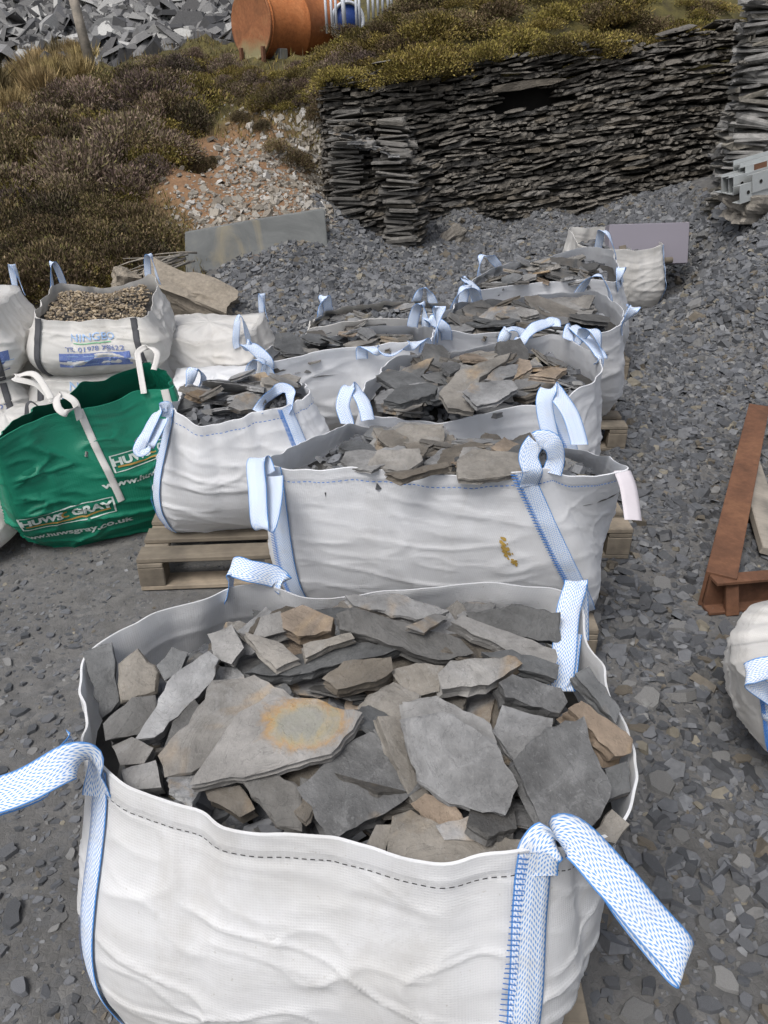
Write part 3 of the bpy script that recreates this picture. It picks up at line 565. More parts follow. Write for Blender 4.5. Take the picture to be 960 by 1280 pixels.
# ---------------------------------------------------------------- bags
def smooth_closed(P, w):
    n = len(P); k = np.exp(-.5 * (np.arange(-3 * w, 3 * w + 1) / w) ** 2); k /= k.sum(); out = np.zeros_like(P)
    for i, a in zip(range(-3 * w, 3 * w + 1), k): out += a * np.roll(P, i, 0)
    return out
class Bag:
    NS = 512
    def __init__(s, sides, base, zb, bulge=.05, wr=.012, seed=0, rim_w=7, base_w=13, z3d=False, fold=1.0, belly=.45):
        """sides: four lists of points (px,py,height) or (x,y,z), each starting at a corner: front-left, front-right, back-right, back-left"""
        R = []
        for i in range(4):
            a = [Vector(p) if z3d else at_z(*p) for p in sides[i]]; nxt = sides[(i + 1) % 4][0]; a.append(Vector(nxt) if z3d else at_z(*nxt))
            L = np.cumsum([0] + [(a[j + 1] - a[j]).length for j in range(len(a) - 1)]); q = np.arange(s.NS // 4) / (s.NS // 4) * L[-1]
            R.append(np.stack([np.interp(q, L, [p[k] for p in a]) for k in range(3)], -1))
        s.rim = smooth_closed(np.concatenate(R), rim_w); B = []
        for i in range(4):
            a, b = np.array(base[i]), np.array(base[(i + 1) % 4]); q = (np.arange(s.NS // 4) / (s.NS // 4))[:, None]; B.append(a + (b - a) * q)
        b2 = smooth_closed(np.concatenate(B), base_w); s.base = np.c_[b2, np.full(len(b2), zb)]
        s.bulge, s.wr, s.seed, s.fold, s.belly = bulge, wr, seed, fold, belly; rj = np.random.default_rng(seed + 500)
        for ww, an, az in ((4, .004, .003), (11, .009, .007)):
            q1, q2 = smooth_closed(rj.normal(0, 1, (s.NS, 2)), ww).T; q1 /= q1.std(); q2 /= q2.std(); dv = s.rim - s.rim.mean(0); dv[:, 2] = 0; dv /= np.linalg.norm(dv, axis=1)[:, None]
            s.rim = s.rim + dv * (q1 * an)[:, None]; s.rim[:, 2] += q2 * az
        s.c = s.rim.mean(0); s.r = np.random.default_rng(seed); s.o = s.r.uniform(0, 50, 12)
        s.L = np.linalg.norm(np.diff(s.rim, axis=0, append=s.rim[:1]), axis=1).sum(); s.hh = s.c[2] - zb; s.Lb = np.linalg.norm(np.diff(s.base, axis=0, append=s.base[:1]), axis=1).sum()
    def _at(s, A, t):
        f = (np.asarray(t) % 1) * s.NS; i = np.floor(f).astype(int) % s.NS; u = (f - np.floor(f))[:, None]; return A[i] * (1 - u) + A[(i + 1) % s.NS] * u
    def surf(s, t, v, off=0., inner=False):
        t = np.atleast_1d(np.asarray(t, float)); v = np.broadcast_to(np.asarray(v, float), t.shape); b = s._at(s.base, t); r = s._at(s.rim, t); vv = v[:, None]
        e = 1e-3; tg = (s._at(s.rim, t + e) - s._at(s.rim, t - e)) * vv + (s._at(s.base, t + e) - s._at(s.base, t - e)) * (1 - vv); nn = np.stack([tg[:, 1], -tg[:, 0], np.zeros(len(t))], -1); nn /= np.linalg.norm(nn, axis=1)[:, None] + 1e-9
        p = b + (r - b) * vv; bl = s.bulge * np.power(np.clip(np.sin(np.pi * np.power(np.clip(v, 0, 1), .8)), 0, 1), 1.7) - .06 * np.power(1 - v, 8)
        a = 2 * np.pi * t; X, Y = np.cos(a), np.sin(a); o = s.o; hv = v * s.hh; wl = t * s.L
        def ridged(x, y): return 1 - 2 * np.abs(vnoise(x, y)) * 2
        seam = np.cos(a * 4)
        w1 = np.power(np.clip(ridged(wl * 2.3 + o[0], hv * 11 + wl * 1.8 + o[1] + 1.5 * vnoise(wl * 3, hv * 3 + o[8])), 0, 1), 6) - .2      # long sideways drape folds
        w2 = np.power(np.clip(ridged(wl * 4.5 + hv * 4 + o[2], hv * 7 - wl * 3.5 + o[3]), 0, 1), 7) - .2
        w3 = vnoise(wl * 3 + o[4], hv * 3.4 + o[5]); w4 = np.power(np.clip(ridged(wl * 9 + o[6], hv * 17 + wl * 4 + o[7]), 0, 1), 3) - .25
        fade = np.clip((1 - v) * 5, .28, 1)
        W = s.wr * (s.fold * w1 * 1.0 + w2 * .8 + w3 * .5 + w4 * .5) * fade * (.4 + .75 * np.power(np.clip(1 - v, 0, 1), .6))
        blend = .5 - .5 * np.cos(2 * np.pi * np.clip(np.minimum(t % 1, 1 - t % 1) * 25, 0, .5)); W = W * blend
        sgn = -1 if inner else 0
        return p + nn * (bl + W + off)[:, None] if not inner else p + nn * ((bl + W) - .0028)[:, None]
    def lay(s, p, off):
        if not hasattr(s, 'bvh'):
            from mathutils.bvhtree import BVHTree
            me = s.fab.data; lo = Vector(s.root.location); s.bvh = BVHTree.FromPolygons([v.co + lo for v in me.vertices], [tuple(f.vertices) for f in me.polygons])
        l, n, i, d = s.bvh.find_nearest(Vector(p)); dr = Vector(p) - l; n = n if n.dot(dr) >= 0 else -n; return tuple(l + n * off)
    def point(s, t, v, off=0.): return Vector(s.surf([t], [v], off)[0])
    def build(s, name, label, mat, nt=192, nv=56, depth=.3, hem=True, stitch=None, group=None, top=False):
        root = tag(empty(name, (float(s.c[0]), float(s.c[1]), float(s.base[0, 2]))), label, 'bulk bag', group); s.root = root; off = Vector(root.location)
        T = np.arange(nt) / nt; rows = []
        vs_ = np.linspace(0, 1, nv)
        for v in vs_: rows.append(s.surf(T, v))
        hv = .035 / s.hh
        uvs = [np.c_[T * s.L, np.full(nt, v * s.hh)] for v in vs_]
        if hem:   # doubled hem: a slight step outward over the last 4 cm
            for i, v in enumerate(vs_):
                if v > 1 - hv: rows[i] = s.surf(T, v, .0016)
        if not top:
            for k, d in enumerate(np.linspace(0, depth, 10)): rows.append(s.surf(T, 1 - d / s.hh, inner=True) + (np.array([0, 0, .001]) if k == 0 else 0)); uvs.append(np.c_[T * s.L, np.full(nt, s.hh + d)])
        else:
            c = s.rim.mean(0)
            for k in range(1, 9):
                f = k / 8; q = s.surf(T, 1); r_ = q * (1 - f) + c * f; r_[:, 2] += top * math.sin(f * math.pi / 2) + s.wr * 1.5 * vnoise(r_[:, 0] * 8 + s.o[0], r_[:, 1] * 8) * (1 - f); rows.append(r_); uvs.append(np.c_[r_[:, 0], r_[:, 1]])
        n = len(rows); V = np.concatenate(rows) - np.array(off); I = np.arange(n * nt).reshape(n, nt); J = np.roll(I, -1, 1)
        fq = np.stack([I[:-1], J[:-1], J[1:], I[1:]], -1).reshape(-1, 4); me = npmesh('fabric', V, fq, np.full(len(fq), 4), smooth=True)
        uv = me.uv_layers.new(name='UVMap'); U = np.concatenate(uvs)[fq.ravel()]; uv.data.foreach_set('uv', U.astype(np.float32).ravel())
        if not top:
            ev = np.empty(len(me.edges) * 2, np.int32); me.edges.foreach_get('vertices', ev); rw = ev.reshape(-1, 2) // nt; sh = (rw[:, 0] == rw[:, 1]) & ((rw[:, 0] == nv - 1) | (rw[:, 0] == nv))
            at = me.attributes.new('sharp_edge', 'BOOLEAN', 'EDGE'); at.data.foreach_set('value', sh)
        s.fab = obj('fabric', me, mat, root)
        if stitch:
            bm_v, bm_f = [], []; k = int(s.L / .013); a_ = np.arange(k) / k; d_ = .0075 / s.L; vv = 1 - .038 / s.hh
            A = s.surf(a_, np.full(k, vv), .0055); B = s.surf(a_ + d_, np.full(k, vv), .0055); up = np.array([0, 0, .0014])
            V = np.stack([A - up, B - up, B + up, A + up], 1).reshape(-1, 3) - np.array(off); obj('hem_stitching', npmesh('hem_stitching', V, np.arange(k * 4), np.full(k, 4)), M[stitch], root)
        return root
def ribbon(name, path, wid, parent, mat, width=.055, th=.0016, n=48, world=True):
    """path points and matching width directions -> webbing with thickness, UV in metres along, 0..1 across"""
    P = np.array([tuple(p) for p in path], float); Wd = np.array([tuple(p) for p in wid], float)
    m = len(P); q = np.linspace(0, m - 1, n)
    def cr(A):
        out = []
        for x_ in q:
            i = min(int(x_), m - 2); u = x_ - i; p0, p1, p2, p3 = A[max(i - 1, 0)], A[i], A[i + 1], A[min(i + 2, m - 1)]
            out.append(.5 * ((2 * p1) + (-p0 + p2) * u + (2 * p0 - 5 * p1 + 4 * p2 - p3) * u * u + (-p0 + 3 * p1 - 3 * p2 + p3) * u ** 3))
        return np.array(out)
    C = cr(P); Wv = cr(Wd); rr_ = np.random.default_rng(abs(int(P.sum() * 1e4)) % 99991); xx_ = np.linspace(0, 5, n); env = np.sin(np.linspace(0, np.pi, n))[:, None] ** .5
    if name == 'lifting_loop': C = C + np.stack([np.interp(xx_, np.arange(6), rr_.normal(0, .004, 6)) for _ in range(3)], -1) * env; Wv = Wv + np.stack([np.interp(xx_, np.arange(6), rr_.normal(0, .1, 6)) for _ in range(3)], -1) * env * np.linalg.norm(Wv, axis=1)[:, None]
    tg = np.gradient(C, axis=0); tg /= np.linalg.norm(tg, axis=1)[:, None] + 1e-9; Wv -= tg * (Wv * tg).sum(1)[:, None]; Wv /= np.linalg.norm(Wv, axis=1)[:, None] + 1e-9
    Nn = np.cross(tg, Wv); s = np.concatenate([[0], np.cumsum(np.linalg.norm(np.diff(C, axis=0), axis=1))]); nc = 5; V = []; uvp = []
    for sd in (1, -1):
        for k in range(nc):
            u = k / (nc - 1); V.append(C + Wv * (u - .5) * width + Nn * (sd * th * .5 - .0025 * (2 * u - 1) ** 2 * 1.0)); uvp.append(np.c_[s, np.full(n, u)])
    V = np.concatenate(V); U = np.concatenate(uvp); I = np.arange(2 * nc * n).reshape(2 * nc, n); fq = []
    for k in range(nc - 1): fq.append(np.stack([I[k, :-1], I[k, 1:], I[k + 1, 1:], I[k + 1, :-1]], -1))
    for k in range(nc, 2 * nc - 1): fq.append(np.stack([I[k, :-1], I[k + 1, :-1], I[k + 1, 1:], I[k, 1:]], -1))
    for a, b in ((0, nc), (2 * nc - 1, nc - 1)): fq.append(np.stack([I[a, :-1], I[b, :-1], I[b, 1:], I[a, 1:]], -1))
    fq = np.concatenate(fq); off = np.array(parent.location); me = npmesh(name, V - off, fq, np.full(len(fq), 4), smooth=True)
    uv = me.uv_layers.new(name='UVMap'); uv.data.foreach_set('uv', U[fq.ravel()].astype(np.float32).ravel()); return obj(name, me, mat, parent)
def seam_strap(bag, t, v1=1.0, v0=.12, mat='web', width=.055, zig=True, dt=.0, n=14):
    vv = np.linspace(v1, v0, n); pts = [bag.point(t + dt * (1 - v), v, .007) for v in vv]; wd = [bag.point(t + .012 + dt * (1 - v), v) - bag.point(t - .012 + dt * (1 - v), v) for v in vv]
    o = ribbon('corner_strap', pts, wd, bag.root, M[mat], width, n=60)
    if zig:   # blue whipped stitching along the strap's edge
        k = 60; V = []; vq = np.linspace(v1 - .005, v0, k)
        for i, v in enumerate(vq):
            e = width * .5 / bag.L; e = e * bag.L / (bag.L * v + (1 - v) * bag.Lb); a = bag.point(t - e * 1.08 + dt * (1 - v), v, .0095); b = bag.point(t - e * .55 + dt * (1 - v), v - .006, .0105); up = Vector((0, 0, .0016)); V += [a - up, b - up, b + up, a + up]
        V = np.array([tuple(p) for p in V]) - np.array(bag.root.location); me = npmesh('strap_stitching', V, np.arange(k * 4), np.full(k, 4)); st = obj('strap_stitching', me, M['blue_thread'], o)
    return o
def loop_strap(bag, t0, t1, lift, mat='web', lean=(0, 0, 0), width=.055, mid=None, n=56):
    a = bag.point(t0, .9, .008); b = bag.point(t1, .9, .008); a1 = bag.point(t0, 1.0, .008); b1 = bag.point(t1, 1.0, .008); le = Vector(lean); m = (a1 + b1) / 2 + Vector((0, 0, lift)) + le
    q0 = a1.lerp(m, .55) + Vector((0, 0, lift * .22)); q1 = b1.lerp(m, .55) + Vector((0, 0, lift * .22))
    d0 = bag.point(t0 + .012, .95) - bag.point(t0 - .012, .95); d1 = bag.point(t1 + .012, .95) - bag.point(t1 - .012, .95); d0.normalize(); d1.normalize()
    cross = Vector((b1.y - a1.y, a1.x - b1.x, 0)).normalized()
    if cross.dot(d0) < 0: cross = -cross
    return ribbon('lifting_loop', [a, a1, q0, m, q1, b1, b], [d0, d0, (d0 + cross) / 2, cross, (cross - d1) / 2, -d1, -d1], bag.root, M[mat], width, n=n)
def fill(bag, name, label, depth, mound, n, size, pal=SLATE * 1.15, pw=SLW, seed=0, cat='slate'):
    r = np.random.default_rng(seed); u = r.random(n) ** .5 * .83; t = r.random(n); rim = bag._at(bag.rim, t); c = bag.c
    inn = bag.surf(t, np.full(n, 1 - depth / bag.hh), inner=True); cc = np.array([c[0], c[1], c[2] - depth])
    P = cc + (inn - cc) * u[:, None]; P[:, 2] = (c[2] - depth) * (1 - u) + inn[:, 2] * u + mound * (1 - u ** 2) + r.uniform(-.012, .012, n)
    V, L, S, T = chip_arrays(P, np.clip(r.lognormal(math.log(size), .35, n), size * .4, size * 2), np.tile([0, 0, 1.0], (n, 1)), .3, r, pal, pw)
    # bedding surface under the fragments
    nt, nr = 64, 8; tt = np.arange(nt) / nt; ri = bag.surf(tt, np.full(nt, 1 - (depth + .02) / bag.hh), inner=True); base = len(V); rows = []
    for k in range(nr + 1):
        f = k / nr; q = cc + (ri - cc) * f; q[:, 2] = (c[2] - depth) * (1 - f) + ri[:, 2] * f + mound * (1 - f * f) - .02; rows.append(q)
    Vb = np.concatenate(rows); I = np.arange((nr + 1) * nt).reshape(nr + 1, nt) + base; J = np.roll(I, -1, 1); fq = np.stack([I[:-1], I[1:], J[1:], J[:-1]], -1).reshape(-1, 4)
    V = np.concatenate([V, Vb]); L = np.concatenate([L, fq.ravel()]); S = np.concatenate([S, np.full(len(fq), 4)]); T = np.concatenate([T, np.tile([.05, .048, .045], (len(Vb), 1))])
    return tag(obj(name, npmesh(name, V, L, S, T), M['chips']), label, cat, kind='stuff')
def heap_slabs(bag, n, depth, mound, label, group, seed, sc=(.6, 1.5), tilt=.35, dark=.35, dirn=None, umax=.86, lo=0):
    r = random.Random(seed)
    for i in range(n):
        u = r.random() ** .55 * umax; t = r.random(); c = bag.c; inn = bag.surf([t], [1 - depth / bag.hh], inner=True)[0]
        p = [c[0] + (inn[0] - c[0]) * u, c[1] + (inn[1] - c[1]) * u]; s = r.uniform(*sc) * (1 - .25 * u); f = r.random(); src = SL_D if f < dark else (SL_R if f > .94 else SLABS)
        z = (c[2] - depth) * (1 - u) + inn[2] * u + mound * (1 - u * u) + .03 + lo + r.uniform(-.02, .035)
        o = obj('slate_slab', src[r.randrange(16)]); o.location = (*p, z); k = (1 + u * .4)
        o.rotation_euler = (r.gauss(.18, tilt), r.gauss(0, tilt), (dirn + r.gauss(0, .5)) if dirn is not None else r.uniform(0, 6.28)); o.scale = (s * r.uniform(.85, 1.4), s, s * r.uniform(.45, .95)); tag(o, label, 'slate', group)
# ---------------------------------------------------------------- pallets
PB_T = bevel_box('deck_board', (1.1, .098, .02), .003, .0012); PB_B = bevel_box('block', (.1, .1, .085), .003, .001); PB_S = bevel_box('bearer', (.098, 1.0, .02), .003, .001)
for m in (PB_T, PB_B, PB_S): m.materials.append(M['wood'])
def pallet(x, y, rz, label, z=0):
    r = tag(empty('pallet', (x, y, z), rz), label, 'pallet', 'pallets under the bulk bags')
    for i in range(7):
        o = obj('deck_board', PB_T, None, r); o.location = (0, -.45 + i * .15, .141); o.rotation_euler = (0, 0, random.gauss(0, .006))
    for i in (-1, 0, 1):
        o = obj('bearer', PB_S, None, r); o.location = (i * .5, 0, .1195)
        o = obj('bottom_board', PB_T, None, r); o.location = (0, i * .45, .0125)
        for j in (-1, 0, 1):
            o = obj('block', PB_B, None, r); o.location = (i * .5, j * .45, .0665)
    return r
PT = .153
def rect(cx, cy, w, d, rz=0):
    c, s = math.cos(rz), math.sin(rz); return [(cx + a * c - b * s, cy + a * s + b * c) for a, b in ((-w / 2, -d / 2), (w / 2, -d / 2), (w / 2, d / 2), (-w / 2, d / 2))]
# ---- bag 1, the nearest
b1 = Bag([[(128, 948, .77), (150, 972, .765), (230, 1000, .755), (310, 1030, .75), (400, 1055, .745), (480, 1074, .745), (570, 1083, .75), (640, 1074, .76)],
          [(682, 1064, .77), (745, 1058, .755), (785, 1030, .745), (800, 980, .74), (798, 920, .74), (780, 870, .745), (757, 830, .75)],
          [(730, 785, .765), (715, 740, .8), (660, 734, .8), (560, 730, .79), (470, 732, .78), (400, 743, .775), (350, 732, .785)],
          [(298, 724, .79), (250, 742, .78), (190, 768, .77), (135, 800, .76), (100, 826, .755), (95, 870, .755), (103, 920, .76)]],
         rect(-.09, 1.06, .76, .78, rad(-4)), PT, bulge=.06, wr=.007, seed=2, rim_w=5)
b1.build('bulk_bag', 'largest white woven bag nearest the camera, full of broad slate slabs', M['bag_front'], nt=420, nv=130, stitch='dark_thread', depth=.24)
fill(b1, 'slate_fragments', 'small slate fragments filling gaps between slabs in the nearest bag', .11, .05, 1300, .05, seed=4)
pl1 = pallet(-.05, 1.1, rad(-2), 'timber pallet showing at the right foot of the nearest white bag'); pl1.scale = (.84, .9, 1)
seam_strap(b1, .247, 1.0, .1, width=.058, dt=-.02); seam_strap(b1, -.002, 1.0, .1, width=.05, dt=.0)
a = b1.point(.25, 1.0, .008)
q = [b1.point(.247, .93, .009), a + Vector((0, 0, .006)), at_z(715, 1045, .79), at_z(765, 1098, .75), at_z(812, 1155, .70), at_z(850, 1198, .662), at_z(846, 1202, .645), at_z(786, 1130, .685), b1.point(.285, 1.0, .01)]
wv = [Vector((1, -.1, 0)), Vector((1, -.2, .1)), Vector((.6, .75, .2)), Vector((.55, .7, .35)), Vector((.5, .7, .4)), Vector((.5, .7, .4)), Vector((.5, .7, .4)), Vector((.55, .7, .35)), Vector((.3, .9, 0))]
ribbon('lifting_loop', q, wv, b1.root, M['web'], .062, n=90)
a = b1.point(0, 1.0, .008)
q = [b1.point(.0, .92, .009), a + Vector((0, 0, .008)), at_z(95, 950, .8), at_z(40, 975, .79), at_z(-30, 1000, .76), at_z(-55, 1012, .74), at_z(-30, 1004, .735), at_z(50, 976, .765), b1.point(.97, 1.0, .01)]
wv = [Vector((1, -.3, 0)), Vector((.6, -.8, .1)), Vector((.2, .8, .6)), Vector((.2, .8, .6)), Vector((.2, .8, .6)), Vector((.2, .8, .5)), Vector((.2, .8, .6)), Vector((.2, .8, .6)), Vector((.1, 1, 0))]
ribbon('lifting_loop', q, wv, b1.root, M['web'], .058, n=90)
a = at_z(716, 736, .81)
q = [at_z(722, 800, .70), a + Vector((.012, .012, 0)), a + Vector((.004, -.012, .012)), at_z(712, 765, .80), at_z(708, 815, .775), at_z(704, 855, .755), at_z(706, 864, .75), at_z(709, 830, .755), at_z(713, 790, .765)]
ribbon('lifting_loop', q, [Vector((1, .12, 0))] * 9, b1.root, M['web'], .048, n=80)
q = [b1.point(.76, .95, .006), at_z(292, 722, .80), at_z(288, 708, .83), at_z(310, 712, .83), at_z(345, 722, .80), at_z(352, 730, .79)]
ribbon('lifting_loop', q, [Vector((.2, .8, .6))] * 6, b1.root, M['web'], .05, n=60)
T1 = [  # outline in the photo, height, tilt to viewer, roll, thickness, material, label
 ([(235, 982), (298, 890), (335, 868), (385, 872), (455, 890), (442, 912), (415, 943), (330, 966)], .80, 14, -4, .026, 'slab_oval', 'largest pointed slate slab with an orange rust oval, on top of the nearest bag'),
 ([(197, 945), (240, 895), (265, 850), (318, 843), (362, 868), (400, 885), (298, 930), (238, 968), (205, 972)], .775, 16, -2, .022, 'slab', 'broad plain grey slab directly under the rust oval slab'),
 ([(165, 928), (215, 842), (262, 812), (276, 822), (266, 852), (232, 888), (192, 924)], .765, 22, 10, .03, 'slab', 'long brownish slab slanting at the left side of the nearest bag'),
 ([(127, 905), (165, 872), (195, 868), (197, 895), (180, 918), (132, 926)], .745, 30, 6, .045, 'slab_dark', 'dark chunky stone with orange streak against the left rim of the nearest bag'),
 ([(147, 830), (172, 810), (199, 840), (196, 866), (150, 880)], .735, 38, 10, .03, 'slab', 'brown upright plate in the back left corner of the nearest bag'),
 ([(102, 814), (140, 802), (150, 878), (127, 900), (113, 850)], .72, 35, 14, .03, 'slab_dark', 'dark upright plate touching the left rim of the nearest bag'),
 ([(372, 985), (430, 930), (468, 912), (503, 950), (527, 985), (502, 1005), (410, 1050)], .755, 18, 4, .045, 'slab', 'thick slab with brown stained face below the rust oval slab'),
 ([(500, 900), (555, 890), (617, 925), (647, 982), (632, 1020), (562, 1006), (522, 976)], .79, 24, 2, .022, 'slab', 'cracked grey slab with a pale ledge in the middle right of the nearest bag'),
 ([(500, 876), (545, 868), (617, 905), (625, 940), (555, 940), (505, 925)], .785, 22, 2, .02, 'slab', 'blue grey slab peeping out behind the cracked slab'),
 ([(472, 895), (500, 893), (527, 975), (552, 1018), (518, 1006), (490, 950)], .765, 26, 24, .022, 'slab', 'narrow slab leaning at the left edge of the cracked slab'),
 ([(640, 950), (682, 908), (730, 895), (742, 935), (766, 985), (737, 1045), (682, 1040), (657, 992)], .785, 22, 6, .03, 'slab', 'large flat grey slab at the right side of the nearest bag above the loop'),
 ([(615, 915), (627, 880), (692, 898), (690, 940), (660, 970), (640, 950)], .775, 20, 2, .022, 'slab', 'grey plate tucked under the large right hand slab'),
 ([(475, 1078), (490, 1020), (512, 1011), (560, 1035), (668, 1050), (668, 1076), (560, 1092)], .735, 16, 0, .03, 'slab', 'brownish slab lying along the front rim of the nearest bag'),
 ([(545, 1032), (600, 1013), (618, 1035), (600, 1052), (555, 1050)], .745, 20, 0, .03, 'slab', 'small blue grey slab behind the front rim slab'),
 ([(455, 1058), (470, 1030), (490, 1030), (480, 1072)], .725, 25, 0, .02, 'slab', 'small upright grey chip at the middle of the front rim'),
 ([(545, 842), (560, 824), (648, 819), (656, 829), (612, 858), (550, 863)], .825, 16, 6, .028, 'slab', 'pale olive lens shaped stone in the middle back of the nearest bag'),
 ([(487, 838), (520, 828), (556, 832), (550, 865), (520, 873), (497, 856)], .81, 24, -6, .035, 'slab', 'rough olive brown stone left of the pale lens shaped stone'),
 ([(622, 852), (640, 842), (704, 860), (711, 878), (702, 893), (630, 872)], .80, 16, 8, .04, 'slab', 'brown block like slate right of the pale lens shaped stone'),
 ([(708, 885), (725, 873), (794, 925), (791, 942), (770, 948)], .785, 20, 16, .045, 'slab_rust', 'brown block slate pressed against the right rim of the nearest bag'),
 ([(420, 768), (440, 758), (575, 798), (592, 816), (550, 826), (425, 786)], .84, 20, 6, .03, 'slab_dark', 'long thick dark slate across the back of the nearest bag'),
 ([(560, 777), (576, 768), (697, 812), (697, 832), (640, 818)], .825, 16, 8, .025, 'slab', 'long narrow slate pointing at the hanging back right loop'),
 ([(583, 765), (640, 755), (702, 765), (702, 806), (590, 782)], .81, 42, 4, .03, 'slab_dark', 'dark standing slate against the back right rim of the nearest bag'),
 ([(350, 767), (378, 755), (420, 772), (417, 790), (372, 797), (352, 785)], .85, 22, 0, .03, 'slab_rust', 'rough orange brown slate at the back of the nearest bag'),
 ([(315, 795), (325, 770), (352, 762), (360, 790), (330, 798)], .835, 20, -8, .025, 'slab', 'grey slate just left of the rough orange brown slate'),
 ([(303, 788), (345, 800), (378, 825), (346, 838), (322, 815)], .835, 20, 6, .022, 'slab', 'brown grey wedge below the rough orange brown slate'),
 ([(375, 806), (440, 790), (445, 798), (420, 806), (380, 824)], .84, 24, 0, .02, 'slab', 'pale rough sliver below the rough orange brown slate'),
 ([(305, 842), (330, 826), (440, 802), (516, 806), (470, 821), (360, 846)], .81, 12, -3, .025, 'slab_dark', 'long flat dark slate below the back row of slabs'),
 ([(403, 848), (430, 827), (490, 820), (492, 838), (470, 852), (420, 862)], .82, 22, -3, .035, 'slab_dark', 'chunky dark stone above the tip of the rust oval slab'),
 ([(258, 792), (290, 780), (306, 810), (290, 832), (265, 822)], .785, 34, -6, .025, 'slab', 'green grey plate near the back left rim of the nearest bag'),
 ([(195, 832), (215, 808), (236, 815), (226, 842), (205, 852)], .765, 30, 6, .025, 'slab_dark', 'small dark plate behind the long brownish slab'),
 ([(505, 784), (545, 766), (562, 771), (530, 792)], .86, 16, 4, .012, 'slab', 'small pale chip on top of the long dark slate'),
 ([(300, 972), (345, 965), (378, 985), (378, 1040), (345, 1032)], .745, 24, 4, .025, 'slab_dark', 'dark stained slab under the point of the rust oval slab'),
 ([(150, 962), (195, 950), (203, 985), (160, 990)], .73, 22, 0, .03, 'slab', 'small brown slab in the front left corner of the nearest bag'),
 ([(138, 932), (165, 920), (192, 935), (182, 956), (150, 957)], .74, 26, 0, .03, 'slab', 'olive stone above the front left corner of the nearest bag'),
 ([(430, 744), (500, 742), (562, 764), (522, 776), (440, 757)], .855, 14, 3, .02, 'slab', 'thin brown slate at the back rim of the nearest bag'),
 ([(718, 842), (736, 832), (778, 888), (770, 906)], .775, 20, 14, .025, 'slab_dark', 'narrow dark slate along the right rim of the nearest bag'),
 ([(640, 812), (700, 832), (696, 850), (650, 838), (600, 815)], .81, 16, 8, .022, 'slab_dark', 'dark slate below the long narrow slate at the back right'),
 ([(255, 985), (300, 980), (320, 1012), (300, 1022), (260, 1000)], .73, 22, 0, .03, 'slab_dark', 'small dark stone behind the front rim left of centre'),
 ([(755, 960), (785, 950), (790, 990), (762, 1000)], .745, 26, 0, .035, 'slab_dark', 'dark chunk below the brown block at the right rim'),
 ([(735, 1050), (765, 1010), (790, 1030), (770, 1055)], .735, 20, 0, .03, 'slab', 'olive piece in the front right corner of the nearest bag')]
for i, (pp, h, ti, ro, th, mt, lb) in enumerate(T1): traced_slab(pp, h, ti, ro, th, mt, lb, 50 + i)
heap_slabs(b1, 120, .10, .055, 'half hidden slate piece under the broad slabs of the nearest bag', 'under layer of slates in the nearest bag', 9, (.3, .72), .28, .5, umax=.76)
rb1 = random.Random(77)   # thin slates stacked edge-on along the back of the nearest bag
for i in range(54):
    px_, py_ = rb1.uniform(370, 640), rb1.uniform(778, 850); p = at_z(px_, py_, rb1.uniform(.76, .79) - (.02 if py_ > 820 else 0)); f = rb1.random(); src = SL_D if f < .55 else (SL_R if f > .9 else SLABS)
    o = obj('slate_slab', src[rb1.randrange(16)]); sz = rb1.uniform(.3, .6); o.location = p; o.scale = (sz * 1.5, sz, sz * .6); o.rotation_euler = (rb1.gauss(.2, .18), rb1.gauss(.1, .16), rb1.gauss(-.15, .45)); tag(o, 'thin slate stacked edge on at the back of the nearest bag', 'slate', 'thin slates at the back of the nearest bag')
# ---- bag 2
b2 = Bag([[(332, 576, .76), (400, 585, .745), (500, 592, .74), (600, 594, .74)], [(668, 592, .76), (740, 596, .75), (785, 590, .745), (770, 572, .735)], [(735, 560, .72), (660, 556, .70), (600, 548, .69), (520, 536, .69)], [(440, 528, .70), (390, 548, .72), (350, 562, .74)]],
         rect(.23, 2.46, 1.14, .82, rad(-2)), PT, bulge=.03, base_w=8, wr=.006, seed=13, rim_w=6, fold=.8)
b2.build('bulk_bag', 'clean white bag second in the row with a mud streak on its front', M['bag'], 300, 90, stitch='blue_thread', depth=.2)
fill(b2, 'slate_fragments', 'small slate fragments filling gaps between slabs in the second bag', .08, .04, 600, .05, seed=5)
heap_slabs(b2, 46, .075, .045, 'slate slab piled in the second bag of the row', 'slates in the second bag', 12, (.55, 1.0), .1, .4, umax=.6)
for i, a in enumerate([([(458, 582), (470, 562), (525, 560), (530, 575), (510, 592)], .76, 14, 0, .025, 'slab', 'rounded tan slab near the left of the second bag'), ([(480, 545), (505, 530), (555, 530), (557, 552), (520, 560)], .75, 14, 0, .025, 'slab', 'pale grey slab at the back left of the second bag'),
    ([(570, 575), (590, 560), (655, 566), (660, 590), (600, 600), (572, 598)], .765, 12, 0, .02, 'slab', 'flat mauve grey slab at the front middle of the second bag'), ([(612, 560), (630, 545), (660, 560), (645, 578)], .765, 18, 6, .02, 'slab_rust', 'tan wedge right of the middle in the second bag'),
    ([(480, 592), (560, 577), (564, 582), (500, 600)], .77, 8, 0, .02, 'slab_dark', 'thin black slate along the front rim of the second bag')]): traced_slab(*a, seed=90 + i)
seam_strap(b2, .238, 1, .05, width=.055); seam_strap(b2, .004, 1, .04, width=.06, dt=.01)
q = [b2.point(.238, .93, .01), at_z(664, 590, .775), at_z(660, 570, .82), at_z(672, 552, .86), at_z(690, 556, .85), at_z(694, 574, .80), at_z(690, 592, .76)]
ribbon('lifting_loop', q, [Vector((1, 0, 0)), Vector((1, 0, 0)), Vector((1, .1, .2)), Vector((.8, .3, .5)), Vector((.8, .3, .6)), Vector((.9, .2, .2)), Vector((1, 0, 0))], b2.root, M['web'], .058, n=70)
